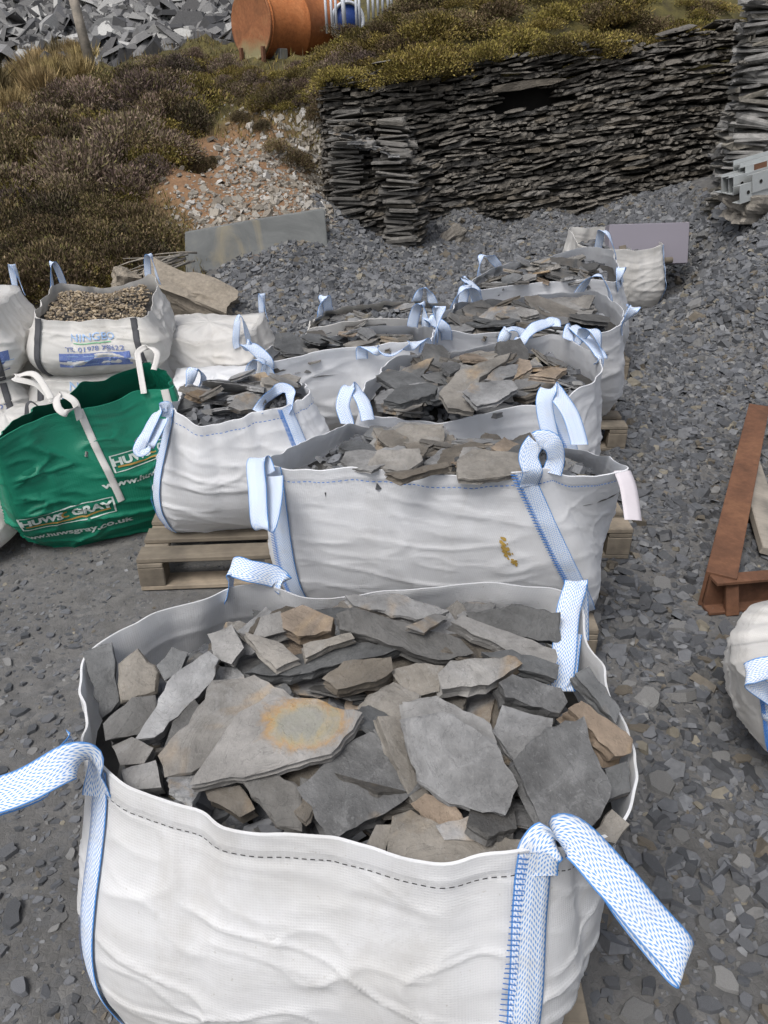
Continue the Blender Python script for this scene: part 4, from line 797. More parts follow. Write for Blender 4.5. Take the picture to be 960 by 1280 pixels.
q = [at_z(336, 588, .74), at_z(330, 570, .775), at_z(322, 575, .775), at_z(324, 610, .72), at_z(328, 648, .65), at_z(336, 655, .63), at_z(343, 620, .69), at_z(345, 590, .74)]
ribbon('lifting_loop', [p + Vector((0, -.03, 0)) for p in q], [Vector((1, -.2, 0))] * 8, b2.root, M['web'], .055, n=70)
q = [at_z(434, 530, .70), at_z(430, 505, .76), at_z(440, 484, .80), at_z(455, 500, .77), at_z(460, 525, .71)]
ribbon('lifting_loop', q, [Vector((1, .2, 0))] * 5, b2.root, M['web'], .05, n=50)
q = [at_z(724, 556, .71), at_z(712, 515, .80), at_z(692, 488, .85), at_z(680, 505, .82), at_z(690, 552, .70)]
ribbon('lifting_loop', q, [Vector((1, .2, .1))] * 5, b2.root, M['web'], .06, n=50)
# mud streak on the front and a paper tag on the right corner
def decal(bag, name, mat, tc, vc, tris, off=.006, par=None, skew=0.):
    """flat print: list of polygons in metres (a right, b up) draped on the bag surface"""
    V = []; L = []; S = []
    for pl in tris:
        a = np.array([p[0] for p in pl]); b = np.array([p[1] for p in pl]); q = bag.surf(tc + a / bag.L, vc + (b + skew * a) / bag.hh, .005); q = [bag.lay(x, off) for x in q]; L += list(range(len(V), len(V) + len(pl))); S.append(len(pl)); V += [tuple(x) for x in q]
    return obj(name, npmesh(name, np.array(V) - np.array(bag.root.location), L, S), mat, par or bag.root)
r_ = random.Random(3); bl = []
for i in range(26):
    a, b = r_.gauss(0, .006), -.1 * i / 26 + r_.gauss(0, .004); s = r_.uniform(.002, .007); bl.append([(a + s * math.cos(k * 1.05) * r_.uniform(.6, 1.2), b + s * 1.3 * math.sin(k * 1.05) * r_.uniform(.6, 1.2)) for k in range(6)])
decal(b2, 'mud_streak', M['mud'], .195, .63, bl, .003)
q = [at_z(778, 588, .75), at_z(786, 610, .72), at_z(792, 650, .655)]
ribbon('paper_tag', q, [Vector((1, .3, 0))] * 3, b2.root, M['paper'], .055, n=12)
# ---- bag 3, 4, 5 in the row
pallet(.5, 3.18, 0, 'timber pallet sticking out right of the third bag in the row')
pallet(.2, 2.52, rad(-2), 'timber pallet under the second bag in the row')
pallet(.82, 4.32, rad(-2), 'timber pallet sticking out right of the fourth bag in the row')
b3 = Bag([[(450, 522, .70), (520, 524, .69), (600, 520, .69)], [(690, 503, .73), (735, 482, .74), (750, 462, .74), (738, 440, .75)], [(708, 420, .77), (690, 412, .78), (650, 425, .76), (590, 436, .74), (540, 442, .73)], [(490, 450, .74), (470, 470, .72), (455, 495, .71)]],
         rect(.42, 3.18, 1.04, .86, rad(-3)), PT, bulge=.045, wr=.009, seed=23, rim_w=6)
b3.build('bulk_bag', 'third white bag in the row heaped with a long curved slate', M['bag'], 240, 70, depth=.2)
fill(b3, 'slate_fragments', 'small slate fragments filling gaps between slabs in the third bag', .09, .05, 600, .05, seed=6)
heap_slabs(b3, 46, .07, .07, 'slate slab piled in the third bag of the row', 'slates in the third bag', 31, (.6, 1.3), .16, .4, umax=.82, lo=-.015)
for i, a in enumerate([([(548, 492), (575, 462), (640, 440), (632, 452), (600, 472), (592, 515), (560, 510)], .82, 16, 0, .022, 'slab', 'long curved pale grey slate on top of the third bag'), ([(577, 490), (590, 478), (640, 475), (648, 485), (620, 503), (596, 508)], .83, 14, 0, .02, 'slab', 'small flat grey slate right of the long curved slate'),
    ([(605, 475), (620, 458), (648, 455), (645, 468), (620, 478)], .83, 18, 4, .022, 'slab', 'olive tan slate at the middle of the third bag'), ([(660, 470), (690, 458), (710, 460), (695, 474)], .82, 14, 0, .02, 'slab_rust', 'orange brown slate on the right of the third bag'),
    ([(478, 500), (500, 480), (548, 478), (545, 492), (500, 505)], .80, 12, 0, .025, 'slab_dark', 'dark slate at the left of the third bag')]): traced_slab(*a, seed=120 + i)
seam_strap(b3, .25, 1, .2, width=.055)
loop_strap(b3, .42, .48, .09); loop_strap(b3, .56, .60, .06, lean=(-.05, -.03, 0)); 
q = [at_z(710, 425, .76), at_z(715, 408, .80), at_z(735, 425, .78), at_z(752, 447, .745), at_z(748, 452, .72)]
ribbon('lifting_loop', q, [Vector((.7, .7, .2))] * 5, b3.root, M['web'], .055, n=40)
q = [at_z(645, 432, .76), at_z(662, 415, .79), at_z(690, 400, .81), at_z(694, 408, .79)]
ribbon('lifting_loop', q, [Vector((.4, .8, .3))] * 4, b3.root, M['web'], .055, n=40)
b4 = Bag([[(538, 412, .72), (600, 415, .71), (680, 412, .71)], [(760, 415, .73), (780, 400, .74), (776, 382, .75)], [(745, 362, .78), (700, 366, .77), (640, 372, .76), (600, 372, .76)], [(572, 378, .76), (550, 395, .74)]],
         rect(.84, 4.3, 1.0, .8, rad(-4)), PT, bulge=.045, wr=.009, seed=33, rim_w=6)
b4.build('bulk_bag', 'fourth white bag in the row with slanting dark slates', M['bag'], 200, 60, depth=.2)
fill(b4, 'slate_fragments', 'small slate fragments filling gaps between slabs in the fourth bag', .09, .05, 500, .05, seed=7)
heap_slabs(b4, 46, .06, .07, 'slate slab piled in the fourth bag of the row', 'slates in the fourth bag', 41, (.7, 1.5), .16, .6, .4, umax=.76, lo=-.035)
loop_strap(b4, .02, .95, .05, lean=(-.06, -.05, 0)); loop_strap(b4, .46, .53, .1); loop_strap(b4, .3, .36, .06, lean=(.03, -.05, 0)); loop_strap(b4, .70, .76, .08)
b5 = Bag([[(582, 366, .70), (640, 356, .70), (700, 350, .70)], [(772, 354, .72), (778, 340, .73)], [(764, 314, .76), (735, 306, .79), (690, 318, .75), (640, 330, .74)], [(605, 340, .73), (590, 352, .71)]],
         rect(1.2, 5.55, 1.12, .95, rad(-5)), PT, bulge=.045, wr=.009, seed=43, rim_w=6)
b5.build('bulk_bag', 'fifth white bag in the row before the mauve board', M['bag'], 180, 50, depth=.2)
fill(b5, 'slate_fragments', 'small slate fragments filling gaps between slabs in the fifth bag', .08, .05, 400, .05, seed=8)
heap_slabs(b5, 36, .06, .06, 'slate slab piled in the fifth bag of the row', 'slates in the fifth bag', 51, (.7, 1.4), .18, .35, umax=.74, lo=-.04)
loop_strap(b5, .47, .52, .14, lean=(-.05, 0, 0)); loop_strap(b5, .02, .96, .06, lean=(-.04, 0, 0)); loop_strap(b5, .72, .78, .1, lean=(-.05, 0, 0)); loop_strap(b5, .26, .31, .06)
pallet(1.2, 5.55, rad(-4), 'timber pallet under the fifth bag in the row')
# far bag with the mauve board
y6 = 6.95
b6 = Bag([[(1.7, 6.75, .62), (2.0, 6.7, .6)], [(2.45, 6.85, .60), (2.55, 7.1, .6)], [(2.5, 7.5, .66)], [(1.75, 7.5, .68)]], rect(2.12, 7.15, .78, .74, rad(6)), .01, bulge=.05, wr=.012, seed=53, z3d=True)
b6.build('bulk_bag', 'grey white bag farthest back holding the mauve board', M['bag_old'], 160, 50, depth=.25)
fill(b6, 'slate_fragments', 'slate fragments inside the farthest bag', .12, .03, 250, .06, seed=9)
seam_strap(b6, .27, 1, .1, zig=False)
p0, p1 = at_y(757, 290, 7.15), at_y(858, 284, 7.2); bd = obj('board', bevel_box('board', ((p1 - p0).length, .12, .36), .006), M['board']); tag(bd, 'mauve grey flat board laid across the farthest bag', 'board')
pc = at_y(808, 306, 7.2); bd.location = pc; bd.rotation_euler = (rad(-16), rad(-1), rad(4))
rod = obj('timber_rod', tube('timber_rod', [at_y(768, 331, 6.98), at_y(812, 328, 6.98), at_y(840, 325, 7.0)], .028), M['wood']); tag(rod, 'round timber rod lying below the mauve board on the far bag', 'rod')
rod = obj('timber_stick', tube('timber_stick', [at_y(781, 330, 6.95), at_y(778, 307, 6.98)], .03), M['wood']); tag(rod, 'short upright timber stick in front of the mauve board', 'stick')
# ---- left bag on pallet and the ones behind
bL = Bag([[(212, 512, .70), (250, 527, .68), (300, 526, .68)], [(362, 503, .71), (385, 492, .72)], [(380, 474, .72), (340, 474, .70), (310, 470, .70)], [(268, 474, .70), (230, 490, .70)]],
         rect(-.6, 2.98, .76, .72, rad(8)), PT, bulge=.05, wr=.009, seed=63, rim_w=6)
bL.build('bulk_bag', 'white bag on a pallet right of the green sack', M['bag'], 240, 76, stitch='blue_thread', depth=.2)
fill(bL, 'slate_fragments', 'small slate fragments in the bag right of the green sack', .08, .04, 500, .045, seed=10)
heap_slabs(bL, 22, .06, .045, 'tan stone piled in the bag right of the green sack', 'stones in the bag right of the green sack', 61, (.6, 1.1), .2, .05, umax=.7)
traced_slab([(284, 508), (296, 493), (316, 491), (334, 500), (326, 512), (300, 514)], .725, 34, 8, .03, 'slab', 'tan brown chunk in the bag right of the green sack', 160)
pallet(-.46, 2.98, rad(4), 'weathered timber pallet jutting out beside the green sack')
seam_strap(bL, .0, 1, .03, width=.05); seam_strap(bL, .235, 1, .45, width=.05)
q = [bL.point(.0, .95, .01), at_z(212, 506, .715), at_z(198, 512, .71), at_z(184, 540, .66), at_z(178, 558, .62), at_z(190, 552, .63), at_z(208, 520, .69)]
ribbon('lifting_loop', [p + Vector((0, -.03, 0)) for p in q], [Vector((.5, .7, .4))] * 7, bL.root, M['web'], .042, n=60)
q = [bL.point(.235, .95, .01), at_z(362, 490, .73), at_z(345, 488, .74), at_z(328, 500, .73), at_z(322, 515, .70)]
ribbon('lifting_loop', q, [Vector((.2, .7, .6))] * 5, bL.root, M['web'], .042, n=40)
loop_strap(bL, .6, .66, .07, width=.045); loop_strap(bL, .78, .84, .06, width=.045)
bM = Bag([[(318, 452, .68), (380, 444, .70), (440, 434, .72)], [(540, 424, .73), (545, 414, .73)], [(520, 404, .72), (440, 414, .71)], [(348, 426, .70), (330, 438, .69)]],
         rect(-.28, 3.92, 1.0, .78, rad(4)), PT, bulge=.05, wr=.016, seed=73, rim_w=6)
bM.build('bulk_bag', 'white bag with drooping blue loops behind the pallet bag', M['bag'], 180, 56, depth=.2)
fill(bM, 'slate_fragments', 'small slate fragments in the bag with drooping loops', .09, .03, 350, .05, seed=11)
heap_slabs(bM, 22, .06, .05, 'slate slab piled in the bag with drooping loops', 'slates in the bag with drooping loops', 71, (.6, 1.1), .15, .4, umax=.72, lo=-.03)
loop_strap(bM, .24, .15, .02, lean=(-.02, -.14, -.03)); loop_strap(bM, .02, .94, .07, lean=(-.07, 0, 0)); loop_strap(bM, .44, .5, .12); loop_strap(bM, .3, .36, .13, lean=(.02, -.03, 0)); pallet(-.36, 3.95, rad(3), 'timber pallet hidden under the bag with drooping loops')
bN = Bag([[(385, 412, .64), (440, 402, .66), (520, 396, .67)], [(590, 392, .68), (582, 384, .68)], [(535, 376, .70), (480, 380, .69), (430, 386, .68)], [(402, 394, .67), (390, 402, .65)]],
         rect(-.02, 4.85, 1.0, .8, rad(-2)), PT, bulge=.05, wr=.016, seed=83, rim_w=6)
bN.build('bulk_bag', 'loosely folded white bag behind the one with drooping loops', M['bag_old'], 160, 50, depth=.2)
fill(bN, 'slate_fragments', 'slate fragments in the loosely folded bag', .08, .05, 350, .05, seed=12)
heap_slabs(bN, 16, .06, .04, 'slate slab piled in the loosely folded bag', 'slates in the loosely folded bag', 81, (.6, 1.1), .15, .3, umax=.7, lo=-.04)
loop_strap(bN, .3, .36, .13); loop_strap(bN, .47, .53, .08); loop_strap(bN, .72, .78, .09); pallet(-.04, 4.9, 0, 'timber pallet hidden under the loosely folded bag')
# ---- green sack with printing
bG = Bag([[(-14, 556, .57), (40, 528, .60), (80, 509, .62), (105, 509, .62), (150, 497, .61), (180, 485, .61)], [(212, 486, .62), (218, 478, .62)], [(190, 448, .67), (140, 466, .65), (95, 486, .63)], [(58, 503, .61), (10, 534, .57)]],
         [(-1.54, 2.62), (-.76, 3.02), (-1.0, 3.6), (-1.80, 3.25)], .0, bulge=.05, wr=.021, seed=93, rim_w=6, base_w=34)
bG.build('printed_sack', 'dark green printed builders sack slumped beside the white pallet bag', M['green'], 260, 90, depth=.3)
fill(bG, 'slate_fragments', 'slate fragments inside the green sack', .2, .02, 250, .05, seed=13)
def text_polys(txt, size, bold=0.):
    cu = bpy.data.curves.new('lettering', 'FONT'); cu.body = txt; cu.size = size; cu.align_x = 'CENTER'; cu.resolution_u = 3; cu.offset = bold
    o = bpy.data.objects.new('lettering', cu); COL.objects.link(o); dg = bpy.context.evaluated_depsgraph_get(); me = bpy.data.meshes.new_from_object(o.evaluated_get(dg))
    bm = bmesh.new(); bm.from_mesh(me); bmesh.ops.triangulate(bm, faces=bm.faces[:])
    for _ in range(2):
        ed = [e for e in bm.edges if e.calc_length() > size * .18]
        if ed: bmesh.ops.subdivide_edges(bm, edges=ed, cuts=1); bmesh.ops.triangulate(bm, faces=bm.faces[:])
    out = [[(v.co.x, v.co.y) for v in f.verts] for f in bm.faces]; bm.free(); bpy.data.meshes.remove(me); bpy.data.objects.remove(o); bpy.data.curves.remove(cu); return out
def shift(pl, dx, dy): return [[(a + dx, b + dy) for a, b in p] for p in pl]
def strip(x0, x1, y0, y1, n=16, curve=0.):
    out = []
    for i in range(n):
        a, b = x0 + (x1 - x0) * i / n, x0 + (x1 - x0) * (i + 1) / n; f = lambda x: curve * ((2 * (x - x0) / (x1 - x0) - 1) ** 2)
        out.append([(a, y0 + f(a)), (b, y0 + f(b)), (b, y1 + f(b)), (a, y1 + f(a))])
    return out
def green_print(tc, vc, k=1.0):
    W, Hh = .36 * k, .1 * k; fr = strip(-W / 2, W / 2, Hh / 2 - .004, Hh / 2) + strip(-W / 2, W / 2, -Hh / 2, -Hh / 2 + .004)
    for x_ in (-W / 2, W / 2 - .004): fr += [[(x_, -Hh / 2 + .02 * j), (x_ + .004, -Hh / 2 + .02 * j), (x_ + .004, min(Hh / 2, -Hh / 2 + .02 * j + .02)), (x_, min(Hh / 2, -Hh / 2 + .02 * j + .02))] for j in range(int(Hh / .02) + 1)]
    decal(bG, 'printed_frame', M['ink_white'], tc, vc, fr, .003)
    decal(bG, 'lettering', M['ink_white'], tc, vc, shift(text_polys('HUWS', .058 * k, .002), -.095 * k, -.012 * k), .004)
    decal(bG, 'lettering', M['ink_white'], tc, vc, shift(text_polys('GRAY', .058 * k, .002), .098 * k, -.012 * k), .004)
    decal(bG, 'printed_emblem', M['ink_gold'], tc, vc, [[(math.cos(a) * r1 * k, math.sin(a) * r1 * k + .006), (math.cos(a + .35) * r1 * k, math.sin(a + .35) * r1 * k + .006), (math.cos(a + .35) * .011 * k, math.sin(a + .35) * .011 * k + .006), (math.cos(a) * .011 * k, math.sin(a) * .011 * k + .006)] for a, r1 in [(1.2 + i * .35, .019) for i in range(12)]], .0045)
    decal(bG, 'printed_band', M['ink_gold'], tc, vc, strip(-W / 2 + .012, W / 2 - .012, -.033 * k, -.024 * k, 18, .006), .004)
    decal(bG, 'lettering', M['ink_white'], tc, vc, shift(text_polys('www.huwsgray.co.uk', .052 * k, .0012), .0, -.135 * k), .004)
def locate(bag, px, py, t0, t1):
    best = None
    for t in np.linspace(t0, t1, 60):
        vv = np.linspace(.08, .95, 60); q = bag.surf(np.full(60, t), vv); sx, sy = screen(q[:, 0], q[:, 1], q[:, 2]); e = (sx - px) ** 2 + (sy - py) ** 2; k = int(e.argmin())
        if best is None or e[k] < best[0]: best = (e[k], t, vv[k])
    return best[1], best[2]
green_print(*locate(bG, 82, 645, .01, .24), .74); green_print(*locate(bG, 192, 562, .05, .25), .7)
tg0 = locate(bG, 99, 508, .02, .24)[0]; tg1, vg1 = locate(bG, 152, 626, .02, .24); seam_strap(bG, tg0, 1, vg1, 'web_white', .03, False, (tg1 - tg0) / (1 - vg1)); seam_strap(bG, .245, 1, .35, 'web_white', .035, False)
q = [bG.point(tg0, .95, .01), at_z(95, 500, .65), at_z(78, 492, .67), at_z(72, 506, .65), at_z(84, 514, .63), at_z(100, 505, .635)]
ribbon('lifting_loop', [p + Vector((0, -.02, .0)) for p in q], [Vector((.5, .7, .3))] * 6, bG.root, M['web_white'], .03, n=50)
q = [at_z(180, 492, .6), at_z(174, 455, .70), at_z(173, 440, .74), at_z(185, 433, .76), at_z(196, 442, .74), at_z(192, 462, .68)]
ribbon('lifting_loop', q, [Vector((1, .2, 0))] * 6, bG.root, M['web_white'], .026, n=50)
q = [at_z(66, 502, .6), at_z(45, 482, .66), at_z(20, 474, .69), at_z(22, 468, .70), at_z(44, 468, .71), at_z(64, 498, .64)]
ribbon('lifting_loop', q, [Vector((.3, .8, .4))] * 6, bG.root, M['web_white'], .028, n=50)
# ---- printed sacks stacked at the left
def sack(name, cx, cy, w, d, zb, zt, rz, label, seed, mat='bag_old', top=.05, bulge=.08, lean=(0, 0), fillit=None, wr=.016):
    kk = .92 if not fillit else .86; rc = rect(cx + lean[0], cy + lean[1], w * kk, d * kk, rz); up_ = .07 if fillit else .0; b = Bag([[(*rc[0], zt), ((rc[0][0] + rc[1][0]) / 2, (rc[0][1] + rc[1][1]) / 2, zt - .03)], [(*rc[1], zt + .01 - up_ * .4), ((rc[1][0] + rc[2][0]) / 2, (rc[1][1] + rc[2][1]) / 2, zt - .02)], [(*rc[2], zt + .03 + up_), ((rc[3][0] + rc[2][0]) / 2, (rc[3][1] + rc[2][1]) / 2, zt - .01)], [(*rc[3], zt + up_)]], rect(cx, cy, w, d, rz), zb, bulge=bulge, wr=wr, seed=seed, z3d=True, rim_w=10, base_w=14)
    b.build(name, label, M[mat], 180, 56, depth=.15, hem=False, top=top if not fillit else False)
    return b
def ningbo(b, tc, k=1.0, vc=.5, url=False):
    decal(b, 'lettering', M['ink_pale'], tc, vc, shift(text_polys('NINGBO', .1 * k, .0006), 0, .13 * k), .004)
    decal(b, 'printed_swoosh', M['ink_green'], tc, vc, strip(-.16 * k, .16 * k, .10 * k, .108 * k, 14, .004), .004)
    decal(b, 'lettering', M['ink_blue'], tc, vc, shift(text_polys('TEL 01978 788622', .066 * k), .0, .03 * k), .004)
    decal(b, 'printed_panel', M['ink_blue'], tc, vc, strip(-.3 * k, .3 * k, -.14 * k, -.055 * k, 24) + strip(-.3 * k, .3 * k, -.055 * k, .012 * k, 24), .0025)
    decal(b, 'printed_lines', M['ink_pale'], tc, vc, [p for i, yy in enumerate((-.02, -.065, -.11)) for s_ in range(3 + i % 2) for p in strip((-.24 + s_ * .15) * k, (-.13 + s_ * .15) * k, (yy - .0025) * k, (yy + .0025) * k, 5)], .0045)['kind'] = 'stuff'
    if url: decal(b, 'lettering', M['ink_black'], tc, vc, shift(text_polys('.co.uk', .06 * k), .14 * k, -.22 * k), .004)
def grey_straps(b, ts, mat='web_grey'):
    for t in ts: seam_strap(b, t, 1, .02, mat, .035, False)
zL = .0
n1 = sack('printed_sack', -1.68, 4.34, .76, .74, .0, .37, rad(8), 'lower white sack with blue printing under the torn sack', 101, wr=.013); ningbo(n1, .125, .68, .62); grey_straps(n1, (.02, .24))
n2 = sack('printed_sack', -1.66, 4.36, .70, .70, .36, .70, rad(10), 'upper printed white sack with torn open top showing gravel', 102, fillit=True, wr=.013, bulge=.06); ningbo(n2, .125, .58, .48); grey_straps(n2, (.015, .22))
fill(n2, 'gravel', 'brown gravel showing through the torn top of the printed sack', .05, .04, 1500, .02, np.array([(.3, .24, .16), (.22, .17, .11), (.36, .3, .22), (.16, .13, .1)]), np.array([.3, .3, .2, .2]), 14, 'gravel')
n3 = sack('printed_sack', -2.50, 4.15, .86, .76, .0, .37, rad(12), 'lower printed white sack cut by the left edge of the picture', 103); ningbo(n3, .175, .68, .6, True); grey_straps(n3, (.235,))
n4 = sack('printed_sack', -2.47, 4.16, .80, .72, .36, .74, rad(10), 'upper printed white sack cut by the left edge of the picture', 104, bulge=.07); ningbo(n4, .175, .68, .5, True); grey_straps(n4, (.235,))
n5 = sack('plain_sack', -1.12, 4.72, .66, .62, .0, .46, rad(-6), 'plain white sack with raised corner right of the printed sacks', 105, top=.03, wr=.022)
n6 = sack('plain_sack', -1.98, 3.62, .52, .46, .0, .27, rad(12), 'grey white plain sack behind the green sack', 106, top=.03)
n7 = sack('plain_sack', -2.02, 2.95, .62, .7, .0, .28, rad(10), 'creased grey sack low at the left edge behind the green sack', 107, top=.05, wr=.014, bulge=.1)
n8 = sack('plain_sack', -.95, 4.05, .56, .5, .0, .34, rad(5), 'small crumpled white sack between the green sack and the bag row', 108, top=.04, mat='bag', wr=.022)
for b, t in ((n5, .25), (n5, .5), (n2, .5), (n2, .75), (n4, .5)): loop_strap(b, t - .02, t + .02, .13, 'web', width=.04)
loop_strap(n6, .2, .28, .14, 'web_grey', width=.03); loop_strap(n6, .0, .08, .12, 'web_grey', width=.03)
# ---- right-hand white bag
bR = Bag([[(.93, 1.44, .40), (1.2, 1.36, .42)], [(1.7, 1.34, .44)], [(1.75, 1.86, .44)], [(1.04, 1.78, .41), (.97, 1.62, .40)]], [(1.15, 1.52), (1.7, 1.45), (1.75, 1.9), (1.2, 1.95)], .0, bulge=.04, wr=.013, seed=113, z3d=True, rim_w=14)
bR.build('bulk_bag', 'mud stained closed white bag at the right edge in front of the rusty frame', M['bag_old'], 220, 70, top=.04, hem=False)
seam_strap(bR, .01, 1, .1, width=.05)
q = [bR.point(.01, .9, .01), bR.point(.01, .98, .02), at_z(932, 846, .47), at_z(962, 836, .50), at_z(985, 850, .48)]
ribbon('lifting_loop', q, [Vector((.2, .7, .6))] * 5, bR.root, M['web'], .055, n=50)
# ---------------------------------------------------------------- rusty steel frame
fr = tag(empty('steel_skid', (1.36, 2.58, 0)), 'rusty brown steel channel frame lying on the slate chips at the right', 'steel skid')
def beam(name, A, B, h, t, fl, parent, mat):
    A = Vector(A); B = Vector(B); d = B - A; L = d.length; ang = math.atan2(d.y, d.x)
    bm = bmesh.new(); prof = [(0, 0), (fl, 0), (fl, t), (t, t), (t, h - t), (fl, h - t), (fl, h), (0, h)]
    a = [bm.verts.new((0, -p[0], p[1])) for p in prof]; b = [bm.verts.new((L, -p[0], p[1])) for p in prof]
    for i in range(8): bm.faces.new((a[i], a[(i + 1) % 8], b[(i + 1) % 8], b[i]))
    bm.faces.new(a[::-1]); bm.faces.new(b); bmesh.ops.recalc_face_normals(bm, faces=bm.faces[:]); bmesh.ops.bevel(bm, geom=bm.edges[:], offset=.002, segments=1, affect='EDGES')
    me = bpy.data.meshes.new(name); bm.to_mesh(me); bm.free(); o = obj(name, me, mat, parent); o.location = A - Vector(parent.location); o.rotation_euler = (0, -math.asin(max(-1, min(1, d.z / L))), ang); return o
c0 = at_z(882, 716, .15); c1 = at_z(936, 506, .17); c2 = at_z(1010, 702, .15)
beam('long_rail', (c0.x, c0.y, 0), (c1.x, c1.y, .02), .16, .014, .11, fr, M['rust'])
beam('short_rail', (c0.x + .01, c0.y - .012, .0), (c2.x, c2.y - .03, .0), .15, .014, .06, fr, M['rust'])
wdg = obj('wedge', bevel_box('wedge', (.05, .03, .13), .004), M['rust'], fr); wdg.location = Vector((c0.x + .1, c0.y - .045, .06)) - Vector(fr.location); wdg.rotation_euler = (rad(-14), rad(-8), 0)
pk = tag(obj('plank', bevel_box('plank', (.12, .9, .04), .004), M['pole']), 'grey plank standing inside the rusty steel frame', 'plank'); pk.location = (1.78, 3.1, .07); pk.rotation_euler = (rad(4), rad(10), rad(-14))
# ---------------------------------------------------------------- stone slab, boulder, root, odd rock
A0, A1, A2 = at_y(231, 292, 8.18), at_y(406, 262, 8.5), at_y(233, 366, 8.0); nS = (A1 - A0).cross(A2 - A0)
def on_slab(px, py):
    d = ray(px, py); o_ = Vector((0, 0, H)); return o_ + d * ((A0 - o_).dot(nS) / d.dot(nS))
q = [on_slab(*a) for a in ((231, 292), (318, 276), (406, 262), (411, 318), (330, 380), (233, 372))]
bm = bmesh.new(); f0 = [bm.verts.new(p) for p in q]; f1 = [bm.verts.new(p + Vector((-.03, .13, .0))) for p in q]
bm.faces.new(f0); bm.faces.new(f1[::-1])
for i in range(6): bm.faces.new((f0[i], f1[i], f1[(i + 1) % 6], f0[(i + 1) % 6]))
bmesh.ops.recalc_face_normals(bm, faces=bm.faces[:]); bmesh.ops.bevel(bm, geom=bm.edges[:], offset=.008, segments=2, affect='EDGES'); me = bpy.data.meshes.new('stone_slab'); bm.to_mesh(me); bm.free()
tag(obj('stone_slab', me, M['sawn']), 'large upright sawn grey slab with ochre stain below the bank', 'stone slab')
def rock(name, size, loc, rot, mat, label, seed, cuts=8):
    bm = bmesh.new(); bmesh.ops.create_cube(bm, size=1); bmesh.ops.subdivide_edges(bm, edges=bm.edges[:], cuts=cuts, use_grid_fill=True)
    for v in bm.verts:
        p = v.co.copy(); r = p.length; v.co = p * (1 - .25 * max(0, r - .55)); nn = mnoise.noise(p * 2.2 + Vector((seed, 0, 0))) * .32 + mnoise.noise(p * 5 + Vector((0, seed, 0))) * .16 + mnoise.noise(p * 11) * .05; v.co *= 1 + nn; v.co.x *= size[0]; v.co.y *= size[1]; v.co.z *= size[2]
    me = bpy.data.meshes.new(name); bm.to_mesh(me); bm.free(); o = obj(name, me, mat); o.location = loc; o.rotation_euler = rot; return tag(o, label, 'rock')
p = at_y(242, 370, 7.05); rock('boulder', (.86, .34, .27), (p.x, p.y - .1, .15), (rad(24), rad(17), rad(-14)), M['boulder'], 'long tan boulder below the sawn grey slab', 3)
p = at_y(158, 352, 7.3); rock('boulder', (.24, .2, .2), (p.x, p.y, p.z), (.3, .2, .5), M['boulder'], 'small pale boulder left of the long tan boulder', 9)
p = at_y(565, 302, 9.3); rock('boulder', (.34, .22, .17), (p.x, p.y, p.z + .02), (.2, rad(-38), .2), M['wall_stone'], 'dark boulder on the chip heap below the long wall', 14)
p = at_y(88, 248, 9.0)
rt = tag(empty('dead_branch', at_y(215, 325, 7.55)), 'bare dead branches lying by the small pale boulder', 'branch'); rr = random.Random(8)
for i in range(16):
    a = Vector((rr.uniform(-.05, .25), rr.uniform(-.1, .1), rr.uniform(-.02, .06))); d = Vector((rr.uniform(-.7, -.2), rr.uniform(-.4, -.05), rr.uniform(-.35, .05))); k = Vector((0, 0, rr.uniform(-.03, .06)))
    obj('twig', tube('twig', [a, a + d * .3 + k, a + d * .65 + k * .5, a + d * rr.uniform(.8, 1.0)], [.012, .009, .006, .003], 6), M['pole'], rt)
# loose pale slates lying on the stub top
for i in range(14):
    u = random.random(); o = obj('slate_slab', SLABS[i % 16]); xx = S0.x + .05 + u * (S1.x - S0.x) * .75; o.location = (xx, 8.86 + random.uniform(-.05, .3), 1.43 - .28 * u * (S1.x - S0.x) + random.uniform(0, .04)); o.scale = (1.1, 1.1, 1); o.rotation_euler = (random.gauss(.1, .2), random.gauss(.1, .2), random.uniform(0, 6.28)); tag(o, 'loose pale slate lying on the broken wall end', 'slate', 'loose slates on the broken wall end')
# ---------------------------------------------------------------- tank, tubes, blue drum, pole
ty = 12.6; e0 = at_y(314, 30, ty); R_ = .70
tk = tag(empty('tank', (e0.x, e0.y, e0.z)), 'rusty orange horizontal cylindrical tank on top of the bank', 'tank', None); ax = Vector((.70, .71, 0)).normalized(); tk.rotation_euler = (0, 0, math.atan2(ax.y, ax.x))
def lathe_x(name, prof, n=48, smooth=True):
    V = []; Fc = []
    for x_, r in prof:
        for k in range(n): V.append((x_, r * math.cos(2 * math.pi * k / n), r * math.sin(2 * math.pi * k / n)))
    for i in range(len(prof) - 1):
        for k in range(n): Fc.append((i * n + k, (i + 1) * n + k, (i + 1) * n + (k + 1) % n, i * n + (k + 1) % n))
    me = bpy.data.meshes.new(name); me.from_pydata(V, [], Fc)
    for p_ in me.polygons: p_.use_smooth = smooth
    return me
TR = .45; TL = 1.45
obj('shell', lathe_x('shell', [(-.0, TR), (.03, TR), (.032, TR + .0), (TL * .5 - .01, TR), (TL * .5, TR + .012), (TL * .5 + .01, TR), (TL - .03, TR), (TL, TR)]), M['tank'], tk)
obj('end_plate', lathe_x('end_plate', [(.012, .001), (.01, .2), (.006, TR - .06), (-.004, TR - .02), (-.02, TR + .004), (.0, TR + .012), (.025, TR + .001)]), M['tank_end'], tk)
obj('end_plate', lathe_x('end_plate', [(TL + .02, .001), (TL + .01, TR - .05), (TL, TR)]), M['tank_end'], tk)
obj('rim_band', lathe_x('rim_band', [(.03, TR), (.03, TR + .014), (.06, TR + .014), (.06, TR)]), M['tank'], tk)
